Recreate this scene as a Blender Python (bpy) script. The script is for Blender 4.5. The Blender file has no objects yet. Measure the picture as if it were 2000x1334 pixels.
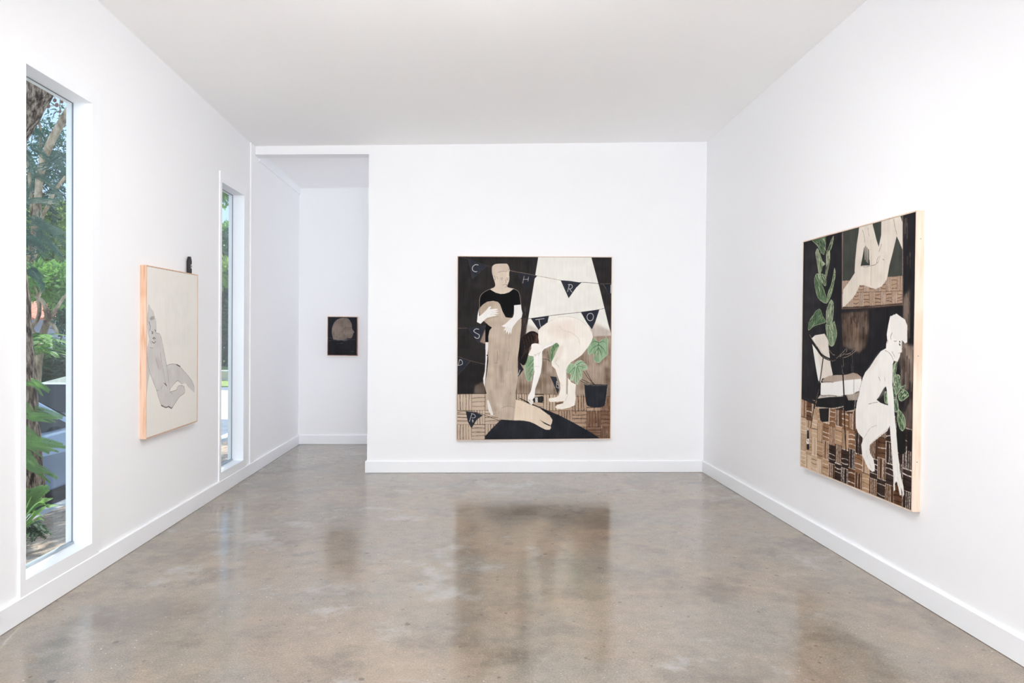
import bpy, bmesh, math, random
import numpy as np
from mathutils import Vector, Matrix

SC = bpy.context.scene
COL = SC.collection

# ---------------------------------------------------------------- camera
EYE = Vector((0, 0, 1.5))
FPX = 1345.0
R_ = Vector((0.99834, -0.05683, 0.00887)); U_ = Vector((-0.00819, 0.01230, 0.99989)); F_ = Vector((0.05693, 0.99831, -0.01181))
cam = bpy.data.cameras.new('camera'); co = bpy.data.objects.new('camera', cam); COL.objects.link(co)
cam.sensor_width = 36; cam.lens = FPX/2000*36; cam.clip_start = .05; cam.clip_end = 400
B_ = -F_
co.matrix_world = Matrix(((R_.x, U_.x, B_.x, EYE.x), (R_.y, U_.y, B_.y, EYE.y), (R_.z, U_.z, B_.z, EYE.z), (0, 0, 0, 1)))
SC.camera = co
def at(px, py, Y):
    """point of the place seen at (px, py) of the 2000x1334 frame, Y metres ahead"""
    d = F_ + (px - 1000)/FPX*R_ - (py - 667)/FPX*U_
    return EYE + d*(Y/d.y)

# ---------------------------------------------------------------- world, sun, added fill and room lights, exposure
w = bpy.data.worlds.new('sky'); SC.world = w; w.use_nodes = True
nt = w.node_tree; nt.nodes.clear()
sky = nt.nodes.new('ShaderNodeTexSky'); sky.sky_type = 'HOSEK_WILKIE'; sky.turbidity = 3.0; sky.ground_albedo = .4
SUN = Vector((-.13, .50, .86)).normalized()
sky.sun_direction = SUN
mixn = nt.nodes.new('ShaderNodeMix'); mixn.data_type = 'RGBA'; mixn.inputs[0].default_value = .55
mixn.inputs[7].default_value = (.54, .73, 1., 1)
bg = nt.nodes.new('ShaderNodeBackground'); out = nt.nodes.new('ShaderNodeOutputWorld')
nt.links.new(sky.outputs[0], mixn.inputs[6]); nt.links.new(mixn.outputs[2], bg.inputs[0]); nt.links.new(bg.outputs[0], out.inputs[0])
sl = bpy.data.lights.new('sun', 'SUN'); sl.energy = 5.0; sl.angle = .009; sl.color = (1, .96, .9)
so = bpy.data.objects.new('sun', sl); COL.objects.link(so); so.rotation_euler = SUN.to_track_quat('Z', 'Y').to_euler(); so.location = (-6, 10, 12)
def area(name, loc, size, energy, target, color=(1, 1, 1), spread=math.pi):
    l = bpy.data.lights.new(name, 'AREA'); l.shape = 'RECTANGLE'; l.size, l.size_y = size; l.energy = energy; l.color = color; l.spread = spread
    o = bpy.data.objects.new(name, l); COL.objects.link(o); o.location = loc
    d = Vector(target) - Vector(loc); o.rotation_euler = d.to_track_quat('-Z', 'Y').to_euler(); return o
# added fill lights behind the camera, tubes of the added ceiling fixtures over the near
# half of the room (they shine down and up), added fill light hidden at the right of the passage
XWL, XWR = -2.3, 2.53
FIX = [(.1, -3.2), (.1, -.2), (.1, 2.6)]
POWER = dict(front=20, bounce=560, down=17, up=20, middle=22, left=5.5, right=2, sky=2.1, back=21, sun=8.5)
area('street_bounce_daylight', (.1, -6.6, .5), (4.2, 1.6), POWER['bounce'], (.1, -4.9, 3.6), (.97, .985, 1.))  # added upward fill inside the room, behind the camera
area('daylight_front_glazing', (.1, -7.35, 1.75), (4.2, 3.0), POWER['front'], (.1, 1., 3.4), (.96, .98, 1.))  # added area light standing in for glazing behind the camera
for i, (x, y) in enumerate(FIX):
    area('fixture_light', (x, y, 3.26), (1.2, .16), POWER['down'], (x, y, 0), (.99, .985, .98))  # added unseen tubes to even out the room brightness
    area('fixture_uplight', (x, y, 3.36), (1.2, .16), POWER['up'], (x, y, 9), (.99, .985, .98))  # added to brighten the ceiling
for x, y, tx, ty, k in ((-.5, 3.45, XWL, 6.4, 'left'), (.8, 3.45, XWR, 5.6, 'right')):
    area('wallwasher_light', (x, y, 3.36), (.5, .12), POWER[k], (tx, ty, .5), (.99, .985, .98), math.radians(120))  # added unseen lights to lift the side walls, no lamp bodies
area('wallwasher_light', (.1, 3.2, 3.3), (.9, .12), POWER['middle'], (.1, 6.4, 0), (.99, .985, .98))  # added unseen light to brighten the floor and lower walls ahead
area('wallwasher_light', (-2.0, 3.0, 3.42), (.12, .3), 1.0, (-2.2, 3.2, 0), (.99, .985, .98))
area('daylight_back_room', (1.55, 8.42, 2.1), (1.3, 2.0), POWER['back'], (-2, 8.42, 1.9), (.93, .94, 1.))  # added fill for the passage, hidden behind the back wall
bg.inputs[1].default_value = POWER['sky']; sl.energy = POWER['sun']
SC.view_settings.view_transform = 'Standard'; SC.view_settings.look = 'None'
SC.view_settings.exposure = -0.04; SC.view_settings.gamma = 1.0; SC.view_settings.use_curve_mapping = False
SC.cycles.use_denoising = True
SC.cycles.diffuse_bounces = 12; SC.cycles.max_bounces = 16; SC.cycles.transparent_max_bounces = 24
SC.cycles.caustics_reflective = False; SC.cycles.caustics_refractive = False

# ---------------------------------------------------------------- materials
def srgb(c):
    return tuple((v/255/12.92 if v/255 <= .04045 else ((v/255 + .055)/1.055)**2.4) for v in c) + (1,)
def mat(name, col, rough=.6, spec=.5, metal=0, **k):
    m = bpy.data.materials.new(name); m.use_nodes = True
    b = m.node_tree.nodes['Principled BSDF']
    b.inputs['Base Color'].default_value = srgb(col); b.inputs['Roughness'].default_value = rough
    b.inputs['Specular IOR Level'].default_value = spec; b.inputs['Metallic'].default_value = metal
    for a, v in k.items(): b.inputs[a.replace('_', ' ')].default_value = v
    m['b'] = 1
    return m
def nodes(m): return m.node_tree.nodes, m.node_tree.links, m.node_tree.nodes['Principled BSDF']
def tex(m, kind, scale, detail=4, rough=.55, stretch=(1, 1, 1), coord='Object', off=(0, 0, 0)):
    N, L, b = nodes(m)
    tc = N.new('ShaderNodeTexCoord'); mp = N.new('ShaderNodeMapping'); mp.inputs['Scale'].default_value = stretch; mp.inputs['Location'].default_value = off
    t = N.new(kind); t.inputs['Scale'].default_value = scale
    if kind == 'ShaderNodeTexNoise': t.inputs['Detail'].default_value = detail; t.inputs['Roughness'].default_value = rough
    L.new(tc.outputs[coord], mp.inputs[0]); L.new(mp.outputs[0], t.inputs['Vector']); return t
def ramp(m, src, stops):
    N, L, b = nodes(m); r = N.new('ShaderNodeValToRGB'); e = r.color_ramp.elements
    while len(e) < len(stops): e.new(.5)
    for el, (p, c) in zip(e, stops): el.position = p; el.color = srgb(c) if len(c) == 3 else c
    L.new(src, r.inputs[0]); return r.outputs[0]
def mix(m, fac, a, b2, mode='MIX'):
    N, L, b = nodes(m); x = N.new('ShaderNodeMix'); x.data_type = 'RGBA'; x.blend_type = mode
    for s, i in ((fac, 0), (a, 6), (b2, 7)):
        if isinstance(s, (int, float)): x.inputs[i].default_value = s
        elif isinstance(s, tuple): x.inputs[i].default_value = s
        else: L.new(s, x.inputs[i])
    return x.outputs[2]
def bump(m, src, strength, dist=.01):
    N, L, b = nodes(m); u = N.new('ShaderNodeBump'); u.inputs['Strength'].default_value = strength; u.inputs['Distance'].default_value = dist
    L.new(src, u.inputs['Height']); L.new(u.outputs[0], b.inputs['Normal'])
def setc(m, sock): N, L, b = nodes(m); L.new(sock, b.inputs['Base Color'])

WALL = mat('white_wall_paint', (241, 242, 244), .75, .25)
t = tex(WALL, 'ShaderNodeTexNoise', 60, 3); bump(WALL, t.outputs[0], .04, .004)
CEIL = mat('white_ceiling_paint', (250, 250, 251), .85, .2)
TRIM = mat('white_trim_paint', (241, 243, 246), .42, .4)
FLOORM = mat('polished_concrete', (170, 158, 144), .16, .5)
def build_floor_mat():
    m = FLOORM; N, L, b = nodes(m)
    b.inputs['IOR'].default_value = 1.62; b.inputs['Specular IOR Level'].default_value = .68
    big = tex(m, 'ShaderNodeTexNoise', .6, 4, .6); mid = tex(m, 'ShaderNodeTexNoise', 1.9, 7, .66, off=(3, 7, 0)); fine = tex(m, 'ShaderNodeTexNoise', 11, 8, .72)
    sp = tex(m, 'ShaderNodeTexNoise', 110, 4, .8); hue = tex(m, 'ShaderNodeTexNoise', 1.3, 5, .6, off=(11, 2, 5))
    c1 = ramp(m, big.outputs[0], [(.36, (116, 108, 97)), (.5, (140, 129, 115)), (.64, (160, 149, 134))])
    c2 = ramp(m, hue.outputs[0], [(.38, (118, 121, 118)), (.46, (142, 136, 126)), (.54, (146, 131, 114)), (.64, (166, 141, 116))])
    c = mix(m, .58, c1, c2)
    c3 = ramp(m, fine.outputs[0], [(.32, (109, 101, 93)), (.5, (150, 137, 123)), (.7, (179, 165, 149))])
    c = mix(m, .34, c, c3)
    dk = ramp(m, mid.outputs[0], [(.34, (255, 255, 255)), (.46, (0, 0, 0))]); c = mix(m, mix(m, .62, (0, 0, 0, 1), dk), c, srgb((96, 88, 78)))
    c4 = ramp(m, sp.outputs[0], [(.36, (88, 80, 72)), (.5, (141, 129, 115)), (.64, (196, 184, 168))])
    c = mix(m, .26, c, c4)
    def spots(scale, th, warp, off):              # worn marks with irregular edges
        v = tex(m, 'ShaderNodeTexVoronoi', scale, off=off); n2 = tex(m, 'ShaderNodeTexNoise', scale*2.6, 3, .7)
        a = N.new('ShaderNodeMath'); a.operation = 'MULTIPLY_ADD'; L.new(n2.outputs[0], a.inputs[0]); a.inputs[1].default_value = warp; L.new(v.outputs['Distance'], a.inputs[2])
        return ramp(m, a.outputs[0], [(th, (255, 255, 255)), (th + .03, (0, 0, 0))]), v
    patchy = ramp(m, mid.outputs[0], [(.46, (0, 0, 0)), (.58, (255, 255, 255))])
    p1, v1 = spots(4.2, .25, .46, (0, 0, 0)); c = mix(m, mix(m, .68, (0, 0, 0, 1), p1), c, srgb((92, 84, 74)))
    p2, v2 = spots(11., .235, .34, (2, 5, 0)); c = mix(m, mix(m, .6, (0, 0, 0, 1), p2), c, srgb((98, 88, 78)))
    p3, v3 = spots(26., .21, .30, (6, 1, 0)); c = mix(m, mix(m, 1., p3, patchy, 'MULTIPLY'), c, srgb((206, 198, 188)))
    p4, v4 = spots(2.1, .26, .42, (9, 4, 0)); c = mix(m, mix(m, .42, (0, 0, 0, 1), p4), c, srgb((112, 106, 98)))
    pale = tex(m, 'ShaderNodeTexNoise', 1.5, 7, .7, off=(1, 9, 3)); pm = ramp(m, pale.outputs[0], [(.57, (0, 0, 0)), (.66, (255, 255, 255))]); c = mix(m, mix(m, .42, (0, 0, 0, 1), pm), c, srgb((180, 182, 181)))
    dusk = tex(m, 'ShaderNodeTexNoise', .9, 6, .68, off=(8, 2, 7)); dm = ramp(m, dusk.outputs[0], [(.34, (255, 255, 255)), (.45, (0, 0, 0))]); c = mix(m, mix(m, .45, (0, 0, 0, 1), dm), c, srgb((98, 92, 84)))
    setc(m, c)
    rr = N.new('ShaderNodeMapRange'); rr.inputs[1].default_value = .3; rr.inputs[2].default_value = .7; rr.inputs[3].default_value = .085; rr.inputs[4].default_value = .19; L.new(mid.outputs[0], rr.inputs[0])
    L.new(rr.outputs[0], b.inputs['Roughness'])
    bump(m, fine.outputs[0], .06, .004)
build_floor_mat()

def wood(name, light, dark, scale=9):
    m = mat(name, light, .55, .35); N, L, b = nodes(m)
    n = tex(m, 'ShaderNodeTexNoise', scale, 5, .6, (6, 6, .45)); k = tex(m, 'ShaderNodeTexNoise', 2.6, 2, .5, (1, 1, 1.1), off=(4, 1, 2))
    c = ramp(m, n.outputs[0], [(.3, dark), (.5, light), (.75, tuple(min(255, v + 8) for v in light))])
    kn = ramp(m, k.outputs[0], [(.54, (0, 0, 0)), (.68, (255, 255, 255))])
    N2 = mix(m, kn, c, srgb(tuple(int(a*.3 + b2*.7) for a, b2 in zip(light, dark)))); setc(m, N2); return m
PINE = wood('pale_pine', (222, 202, 184), (208, 182, 160))
PINE2 = wood('knotty_pine', (216, 184, 160), (192, 142, 112), 7)
CEDAR = wood('reddish_wood', (214, 184, 164), (170, 116, 92))

def paint_mat(name):
    m = mat(name, (200, 200, 200), .7, .1); N, L, b = nodes(m)
    a = N.new('ShaderNodeAttribute'); a.attribute_name = 'paint'; L.new(a.outputs['Color'], b.inputs['Base Color']); return m

def glass_mat(name, tint=(.96, .985, .98)):
    m = bpy.data.materials.new(name); m.use_nodes = True; N = m.node_tree.nodes; L = m.node_tree.links; N.clear()
    o = N.new('ShaderNodeOutputMaterial'); mx = N.new('ShaderNodeMixShader'); tr = N.new('ShaderNodeBsdfTransparent'); g = N.new('ShaderNodeBsdfGlossy'); f = N.new('ShaderNodeMath'); f.operation = 'MULTIPLY_ADD'
    lw = N.new('ShaderNodeLayerWeight'); lw.inputs[0].default_value = .5; pw = N.new('ShaderNodeMath'); pw.operation = 'POWER'; pw.inputs[1].default_value = 4.2
    L.new(lw.outputs['Facing'], pw.inputs[0]); L.new(pw.outputs[0], f.inputs[0]); f.inputs[1].default_value = .5; f.inputs[2].default_value = .02; g.inputs['Roughness'].default_value = .0; tr.inputs[0].default_value = (*tint, 1)
    L.new(f.outputs[0], mx.inputs[0]); L.new(tr.outputs[0], mx.inputs[1]); L.new(g.outputs[0], mx.inputs[2]); L.new(mx.outputs[0], o.inputs[0]); return m
GLASS = glass_mat('window_glass')
METAL = mat('grey_glazing_channel', (168, 178, 186), .4, .5, .6)
GASK = mat('dark_gasket', (128, 132, 140), .7)

# ---------------------------------------------------------------- object helpers
def prop(o, label=None, cat=None, group=None, kind=None):
    for k, v in (('label', label), ('category', cat), ('group', group), ('kind', kind)):
        if v: o[k] = v
    return o
def empty(name, loc, label=None, cat=None, group=None, kind=None, rot=(0, 0, 0)):
    o = bpy.data.objects.new(name, None); COL.objects.link(o); o.location = loc; o.rotation_euler = rot; o.empty_display_size = .1
    return prop(o, label, cat, group, kind)
def mesh_obj(name, bm, m, parent=None, smooth=False, loc=None):
    me = bpy.data.meshes.new(name); bmesh.ops.recalc_face_normals(bm, faces=bm.faces); bm.to_mesh(me); bm.free()
    for p in me.polygons: p.use_smooth = smooth
    o = bpy.data.objects.new(name, me); COL.objects.link(o)
    for x in (m if isinstance(m, (list, tuple)) else [m]): me.materials.append(x)
    if parent is not None: o.parent = parent
    if loc is not None: o.location = loc
    return o
def raw_obj(name, verts, faces, m, parent=None, smooth=False):
    me = bpy.data.meshes.new(name); me.from_pydata([tuple(v) for v in verts], [], faces); me.update()
    if smooth:
        for p in me.polygons: p.use_smooth = True
    me.materials.append(m); o = bpy.data.objects.new(name, me); COL.objects.link(o)
    if parent is not None: o.parent = parent
    return o
def box(bm, a, b, bev=0):
    a, b = Vector(a), Vector(b)
    vs = [bm.verts.new((x, y, z)) for x in (a.x, b.x) for y in (a.y, b.y) for z in (a.z, b.z)]
    fs = [bm.faces.new([vs[i] for i in q]) for q in ((0, 1, 3, 2), (4, 6, 7, 5), (0, 4, 5, 1), (2, 3, 7, 6), (0, 2, 6, 4), (1, 5, 7, 3))]
    if bev:
        es = list({e for f in fs for e in f.edges}); bmesh.ops.bevel(bm, geom=es, offset=bev, segments=2, affect='EDGES', profile=.5)
def prism(bm, poly, n):                          # closed outline extruded by vector n
    n = Vector(n); a = [bm.verts.new(Vector(p)) for p in poly]; b = [bm.verts.new(Vector(p) + n) for p in poly]
    bm.faces.new(a); bm.faces.new(list(reversed(b)))
    for i in range(len(a)): j = (i+1) % len(a); bm.faces.new([a[i], b[i], b[j], a[j]])
def tube(bm, pts, rads, seg=10, wob=0, rng=random):
    pts = [Vector(p) for p in pts]; rings = []
    for i, p in enumerate(pts):
        d = (pts[min(i+1, len(pts)-1)] - pts[max(i-1, 0)]).normalized()
        u = d.cross(Vector((.31, .9, .2))).normalized(); v = d.cross(u)
        rings.append([bm.verts.new(p + (u*math.cos(t) + v*math.sin(t))*rads[i]*(1 + wob*rng.uniform(-1, 1))) for t in [k*2*math.pi/seg for k in range(seg)]])
    for a, b in zip(rings, rings[1:]):
        for k in range(seg): bm.faces.new([a[k], a[(k+1) % seg], b[(k+1) % seg], b[k]])
    bm.faces.new(rings[0]); bm.faces.new(list(reversed(rings[-1])))
def lathe(bm, prof, seg=24, c=(0, 0, 0), axis='z'):
    c = Vector(c); rings = []
    for r, z in prof:
        ring = []
        for k in range(seg):
            t = 2*math.pi*k/seg
            v = (r*math.cos(t), r*math.sin(t), z) if axis == 'z' else (z, r*math.cos(t), r*math.sin(t))
            ring.append(bm.verts.new(c + Vector(v)))
        rings.append(ring)
    for a, b in zip(rings, rings[1:]):
        for k in range(seg): bm.faces.new([a[k], a[(k+1) % seg], b[(k+1) % seg], b[k]])
    bm.faces.new(rings[0]); bm.faces.new(list(reversed(rings[-1])))
def curve3(pts, n=5):
    P = [Vector(p) for p in pts]; out = []
    for i in range(len(P)-1):
        p0, p1, p2, p3 = P[max(i-1, 0)], P[i], P[i+1], P[min(i+2, len(P)-1)]
        for k in range(n):
            t = k/n; out.append(.5*((2*p1) + (p2-p0)*t + (2*p0-5*p1+4*p2-p3)*t*t + (3*p1-p0-3*p2+p3)*t**3))
    out.append(P[-1]); return out
# ---------------------------------------------------------------- painted canvases
# Each canvas is a fine grid mesh whose point colours hold the brushwork.
# The strokes below are drawn into a small numpy "paint layer" per canvas.
def _blur(m, r):
    for ax in (0, 1):
        for _ in range(2):
            c = np.cumsum(np.pad(m, [(r + 1, r) if i == ax else (0, 0) for i in (0, 1)], mode='edge'), axis=ax)
            n = m.shape[ax]
            m = (np.take(c, np.arange(2*r + 1, 2*r + 1 + n), axis=ax) - np.take(c, np.arange(0, n), axis=ax)) / (2*r + 1)
    return m

def _noise(rng, h, w, ny, nx):
    g = rng.random((ny + 2, nx + 2))
    y = np.linspace(0, ny, h, endpoint=False); x = np.linspace(0, nx, w, endpoint=False)
    yi = y.astype(int); xi = x.astype(int); fy = y - yi; fx = x - xi
    fy = (fy*fy*(3 - 2*fy))[:, None]; fx = (fx*fx*(3 - 2*fx))[None, :]
    a = g[yi][:, xi]; b = g[yi][:, xi + 1]; c = g[yi + 1][:, xi]; d = g[yi + 1][:, xi + 1]
    return (a*(1 - fx) + b*fx)*(1 - fy) + (c*(1 - fx) + d*fx)*fy - .5

def smooth(pts, n=4, closed=True):
    P = [np.array(p, float) for p in pts]; N = len(P); out = []
    for i in range(N if closed else N - 1):
        if closed: p0, p1, p2, p3 = P[i-1], P[i], P[(i+1) % N], P[(i+2) % N]
        else: p0, p1, p2, p3 = P[max(i-1, 0)], P[i], P[i+1], P[min(i+2, N-1)]
        for k in range(n):
            t = k/n
            out.append(.5*((2*p1) + (p2-p0)*t + (2*p0-5*p1+4*p2-p3)*t*t + (3*p1-p0-3*p2+p3)*t**3))
    if not closed: out.append(P[-1])
    return out

class Art:
    SS = 2
    def __init__(s, W, H, quad, base, seed=1):
        s.W, s.H = W, H; s.w, s.h = W*s.SS, H*s.SS
        s.rng = np.random.default_rng(seed)
        s.img = np.empty((s.h, s.w, 3), np.float32); s.img[:] = np.array(base)/255
        dst = [(0, 0), (s.w, 0), (s.w, s.h), (0, s.h)]
        A = []; b = []
        for (x, y), (u, v) in zip(quad, dst):
            A.append([x, y, 1, 0, 0, 0, -u*x, -u*y]); b.append(u)
            A.append([0, 0, 0, x, y, 1, -v*x, -v*y]); b.append(v)
        s.M = np.append(np.linalg.solve(np.array(A, float), np.array(b, float)), 1).reshape(3, 3)
        s.f = lambda x, y: (x, y)
    def frame(s, ox, oy, k):                     # the sketch grid the next strokes are given in
        s.f = lambda x, y: (ox + x/k, oy + y/k); return s
    def T(s, pts):
        q = np.array([(*s.f(*p), 1.) for p in pts]) @ s.M.T
        return q[:, :2] / q[:, 2:]
    def _mask(s, q):
        x0, y0 = np.floor(q.min(0)).astype(int) - 1; x1, y1 = np.ceil(q.max(0)).astype(int) + 2
        x0, y0 = max(x0, 0), max(y0, 0); x1, y1 = min(x1, s.w), min(y1, s.h)
        if x1 <= x0 or y1 <= y0: return None
        X = np.arange(x0, x1)[None, :] + .5; Y = np.arange(y0, y1)[:, None] + .5
        m = np.zeros((y1-y0, x1-x0), bool)
        for (ax, ay), (bx, by) in zip(q, np.roll(q, -1, 0)):
            if ay == by: continue
            r = ((ay <= Y) != (by <= Y))[:, 0]
            if r.any(): m[r] ^= X < (bx-ax)*(Y[r]-ay)/(by-ay) + ax
        return x0, y0, x1, y1, m.astype(np.float32)
    def _put(s, x0, y0, x1, y1, m, col, var, streak):
        c = np.array(col, np.float32)/255
        h, w = m.shape
        if var:
            n = _noise(s.rng, h, w, max(2, h//40), max(2, w//40))*var*1.3
            st = _noise(s.rng, h, w, max(2, int(h/(90 if streak == 'v' else 5))), max(2, int(w/(5 if streak == 'v' else 90))))*var
            n = (n + st)/255
            c = c[None, None] + n[..., None]
        s.img[y0:y1, x0:x1] += (c - s.img[y0:y1, x0:x1])*m[..., None]
    def poly(s, pts, col, a=1., sm=0, soft=0, var=7, streak='v'):
        if sm: pts = smooth(pts, sm)
        r = s._mask(s.T(pts))
        if r is None: return
        x0, y0, x1, y1, m = r
        if soft:
            p = soft*2; X0, Y0, X1, Y1 = max(x0-p, 0), max(y0-p, 0), min(x1+p, s.w), min(y1+p, s.h)
            M = np.zeros((Y1-Y0, X1-X0), np.float32); M[y0-Y0:y1-Y0, x0-X0:x1-X0] = m
            m = _blur(M, soft).astype(np.float32); x0, y0, x1, y1 = X0, Y0, X1, Y1
        s._put(x0, y0, x1, y1, m*a, col, var, streak)
    def line(s, pts, col, wd, a=1., sm=0, w2=None, dry=0.):
        if sm: pts = smooth(pts, sm, False)
        q = s.T(pts)*1.; w2 = wd if w2 is None else w2
        L = len(q) - 1; r = max(wd, w2)*s.SS/2 + 2
        x0, y0 = np.floor(q.min(0) - r).astype(int); x1, y1 = np.ceil(q.max(0) + r).astype(int)
        x0, y0 = max(x0, 0), max(y0, 0); x1, y1 = min(x1, s.w), min(y1, s.h)
        if x1 <= x0 or y1 <= y0: return
        X = np.arange(x0, x1)[None, :] + .5; Y = np.arange(y0, y1)[:, None] + .5
        best = np.full((y1-y0, x1-x0), -9., np.float32)
        for i in range(L):
            ax, ay = q[i]; bx, by = q[i+1]; dx, dy = bx-ax, by-ay; l2 = dx*dx+dy*dy + 1e-9
            t = np.clip(((X-ax)*dx+(Y-ay)*dy)/l2, 0, 1)
            d = np.hypot(X-ax-t*dx, Y-ay-t*dy)
            wid = (wd + (w2-wd)*(i+t)/L)*s.SS/2
            best = np.maximum(best, wid - d)
        m = np.clip(best + .5, 0, 1)
        if dry: m = m*np.clip(.5 + dry*3*_noise(s.rng, *m.shape, max(2, m.shape[0]//5), max(2, m.shape[1]//5)) + (1-dry)*.5, 0, 1)
        s._put(x0, y0, x1, y1, m*a, col, 0, 'v')
    def lines(s, many, col, wd, **k):
        for p in many: s.line(p, col, wd, **k)
    def wash(s, pts, col, a, soft, var, streak='v', sm=0):  # a soft uneven wash
        s.poly(pts, col, a, sm=sm, soft=soft, var=var, streak=streak)
    def parquet(s, cell, fill, dark, kind, jit=.06, n=4, gap=1.2, light=None):
        # cell: four corners TL TR BR BL in the sketch grid; strips drawn as strokes over a filled block
        TL, TR, BR, BL = [np.array(c, float) for c in cell]
        s.poly(cell, fill, var=14, streak=kind)
        P = lambda u, v: tuple((TL*(1-u)+TR*u)*(1-v) + (BL*(1-u)+BR*u)*v)
        for k in range(0, n+1):
            t = k/n
            j = lambda: s.rng.uniform(-jit, jit)*.5
            e = (0. if k in (0, n) else 1.)
            if kind == 'v': pts = [P(t+e*j(), .0), P(t+e*j(), .5), P(t+e*j(), 1)]
            else: pts = [P(0, t+e*j()), P(.5, t+e*j()), P(1, t+e*j())]
            s.line(pts, dark if light is None or s.rng.random() < .25 else light, gap*s.rng.uniform(.6, 1.25), sm=3, dry=.35)
    def grain(s, amp, n=3):
        g = _noise(s.rng, s.h, s.w, s.h//n, s.w//n)*amp/255 + _noise(s.rng, s.h, s.w, s.h//60, s.w//4)*amp*.8/255
        s.img += g[..., None].astype(np.float32)
    def out(s):
        i = s.img.reshape(s.H, s.SS, s.W, s.SS, 3).mean((1, 3))
        return np.clip(i, 0, 1)

def hard_clip(img): return img

# ---- the large canvas on the back wall
def art_back():
    K = 6.0606
    A = Art(560, 660, [(893.6, 500.6), (1195.5, 501.9), (1194.2, 857.9), (892.2, 859.)], (41, 38, 38), 3)
    top = lambda: A.frame(880, 490, K)
    bot = lambda: A.frame(880, 670, K)
    ink = (24, 21, 22); off = (233, 229, 222)
    top()
    A.poly([(80, 60), (1040, 60), (1000, 1150), (80, 1150)], (40, 37, 37), var=9)
    # beam of light
    A.poly([(1040, 40), (1666, 40), (1768, 430), (1908, 980), (1910, 1300), (870, 1300), (890, 1000), (925, 760), (985, 380)], (229, 227, 219), var=5)
    A.wash([(1660, 820), (1910, 950), (1910, 1200), (1640, 1200)], (186, 172, 162), .8, 10, 22)
    A.wash([(900, 860), (1100, 960), (1000, 1200), (850, 1200)], (196, 184, 172), .8, 8, 18)
    A.poly([(1668, 66), (1920, 66), (1920, 1010), (1880, 880), (1768, 430)], (44, 41, 42), var=10)
    # brown wash wall behind the plants
    bot()
    A.poly([(780, -60), (1000, -20), (1300, -60), (1920, -90), (1920, 640), (780, 640)], (148, 130, 114), var=34, soft=3)
    for x, y0, y1, w, c in [(1150, 100, 180, 6, (70, 56, 48)), (1230, 540, 600, 5, (60, 48, 42)), (1860, 380, 480, 9, (86, 70, 60)), (1885, 420, 560, 5, (60, 50, 44)), (1835, 500, 560, 4, (80, 66, 56)),
                            (1385, 470, 560, 6, (90, 74, 62)), (830, 440, 600, 8, (96, 80, 68)), (1120, 420, 520, 7, (120, 102, 86)), (1050, 380, 470, 5, (96, 80, 66)), (1560, 120, 260, 12, (128, 108, 92)), (1700, 250, 420, 14, (176, 158, 142))]:
        A.line([(x, y0), (x + 6, y1)], c, w*.35, dry=.6)
    A.wash([(1840, 300), (1920, 300), (1920, 640), (1830, 640)], (112, 94, 80), .6, 6, 26)
    A.wash([(1600, 280), (1840, 240), (1830, 480), (1620, 460)], (172, 154, 138), .55, 8, 16)
    top()
    A.wash([(760, 790), (900, 790), (890, 1000), (830, 1130), (760, 1130)], (60, 52, 48), .9, 4, 20)
    A.lines([[(880, 660), (884, 760)], [(870, 820), (872, 860)]], (92, 78, 68), 2.2, dry=.6)
    bot()
    A.wash([(60, 200), (420, 200), (420, 598), (60, 598)], (34, 31, 32), .8, 14, 8)
    A.wash([(290, 500), (410, 440), (410, 600), (270, 600)], (118, 102, 88), .7, 6, 26)
    # floor : basket weave
    A.poly([(60, 600), (420, 602), (780, 598), (1200, 604), (1250, 628), (1930, 640), (1930, 1150), (60, 1150)], (160, 138, 118), var=14)
    tan = (191, 171, 152); br = (150, 122, 100); db = (96, 70, 54); ln = (44, 33, 29)
    xs = [78, 250, 408, 585, 780]; ys = [600, 796, 964, 1142]
    for r in range(3):
        for c in range(4):
            k = 'v' if (c + r) % 2 == 0 else 'h'
            A.parquet([(xs[c], ys[r]), (xs[c+1], ys[r]), (xs[c+1], ys[r+1]), (xs[c], ys[r+1])], tan, ln, k, n=5 if k == 'v' else 4, gap=2.)
    xs = [780, 940, 1105, 1290, 1452, 1622, 1795, 1912]; ys = [606, 800, 990, 1142]
    for r in range(3):
        for c in range(7):
            k = 'v' if (c + r) % 2 == 0 else 'h'
            y0, y1 = ys[r] + (c*5 if r == 0 else c*2), ys[r+1] + (c*2 if r < 2 else 0)
            f = [(186, 164, 142), (168, 142, 120), (142, 112, 90)][min(2, int((c + r)/3))]
            if c >= 5 and r >= 1: f = (124, 95, 76)
            A.parquet([(xs[c], y0), (xs[c+1], y0), (xs[c+1], y1), (xs[c], y1)], f, ln, k, n=5 if k == 'v' else 4, gap=2.2)
    for _ in range(46):
        x, y = A.rng.uniform(1300, 1900), A.rng.uniform(660, 1130)
        A.line([(x, y), (x + A.rng.uniform(-4, 4), y + A.rng.uniform(20, 70))], (58, 42, 34) if A.rng.random() < .65 else (214, 198, 184), A.rng.uniform(.6, 1.5), dry=.4)
    A.lines([[(78, 604), (420, 598)], [(780, 600), (1200, 606)], [(1480, 636), (1610, 640)], [(1860, 636), (1910, 640)]], ln, 1., dry=.4)
    # dark mat
    mat = (37, 39, 44)
    A.poly([(820, 655), (900, 690), (1010, 738), (1130, 790), (1300, 862), (1450, 940), (1590, 1018), (1700, 1080), (1800, 1150), (396, 1150), (420, 1092), (500, 1000), (600, 905), (900, 890), (1000, 760)], mat, var=8)
    for _ in range(40):
        t = A.rng.random(); x, y = 600 - 190*t, 910 + 200*t
        A.line([(x, y), (x - A.rng.uniform(2, 14), y + A.rng.uniform(2, 10))], mat, 2.)
    A.line([(820, 655), (905, 695), (980, 735)], ink, 2.6, w2=3.5, dry=.2)
    A.line([(560, 950), (470, 1040)], (92, 84, 78), .8, dry=.5)
    # strings and pennants
    top()
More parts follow.
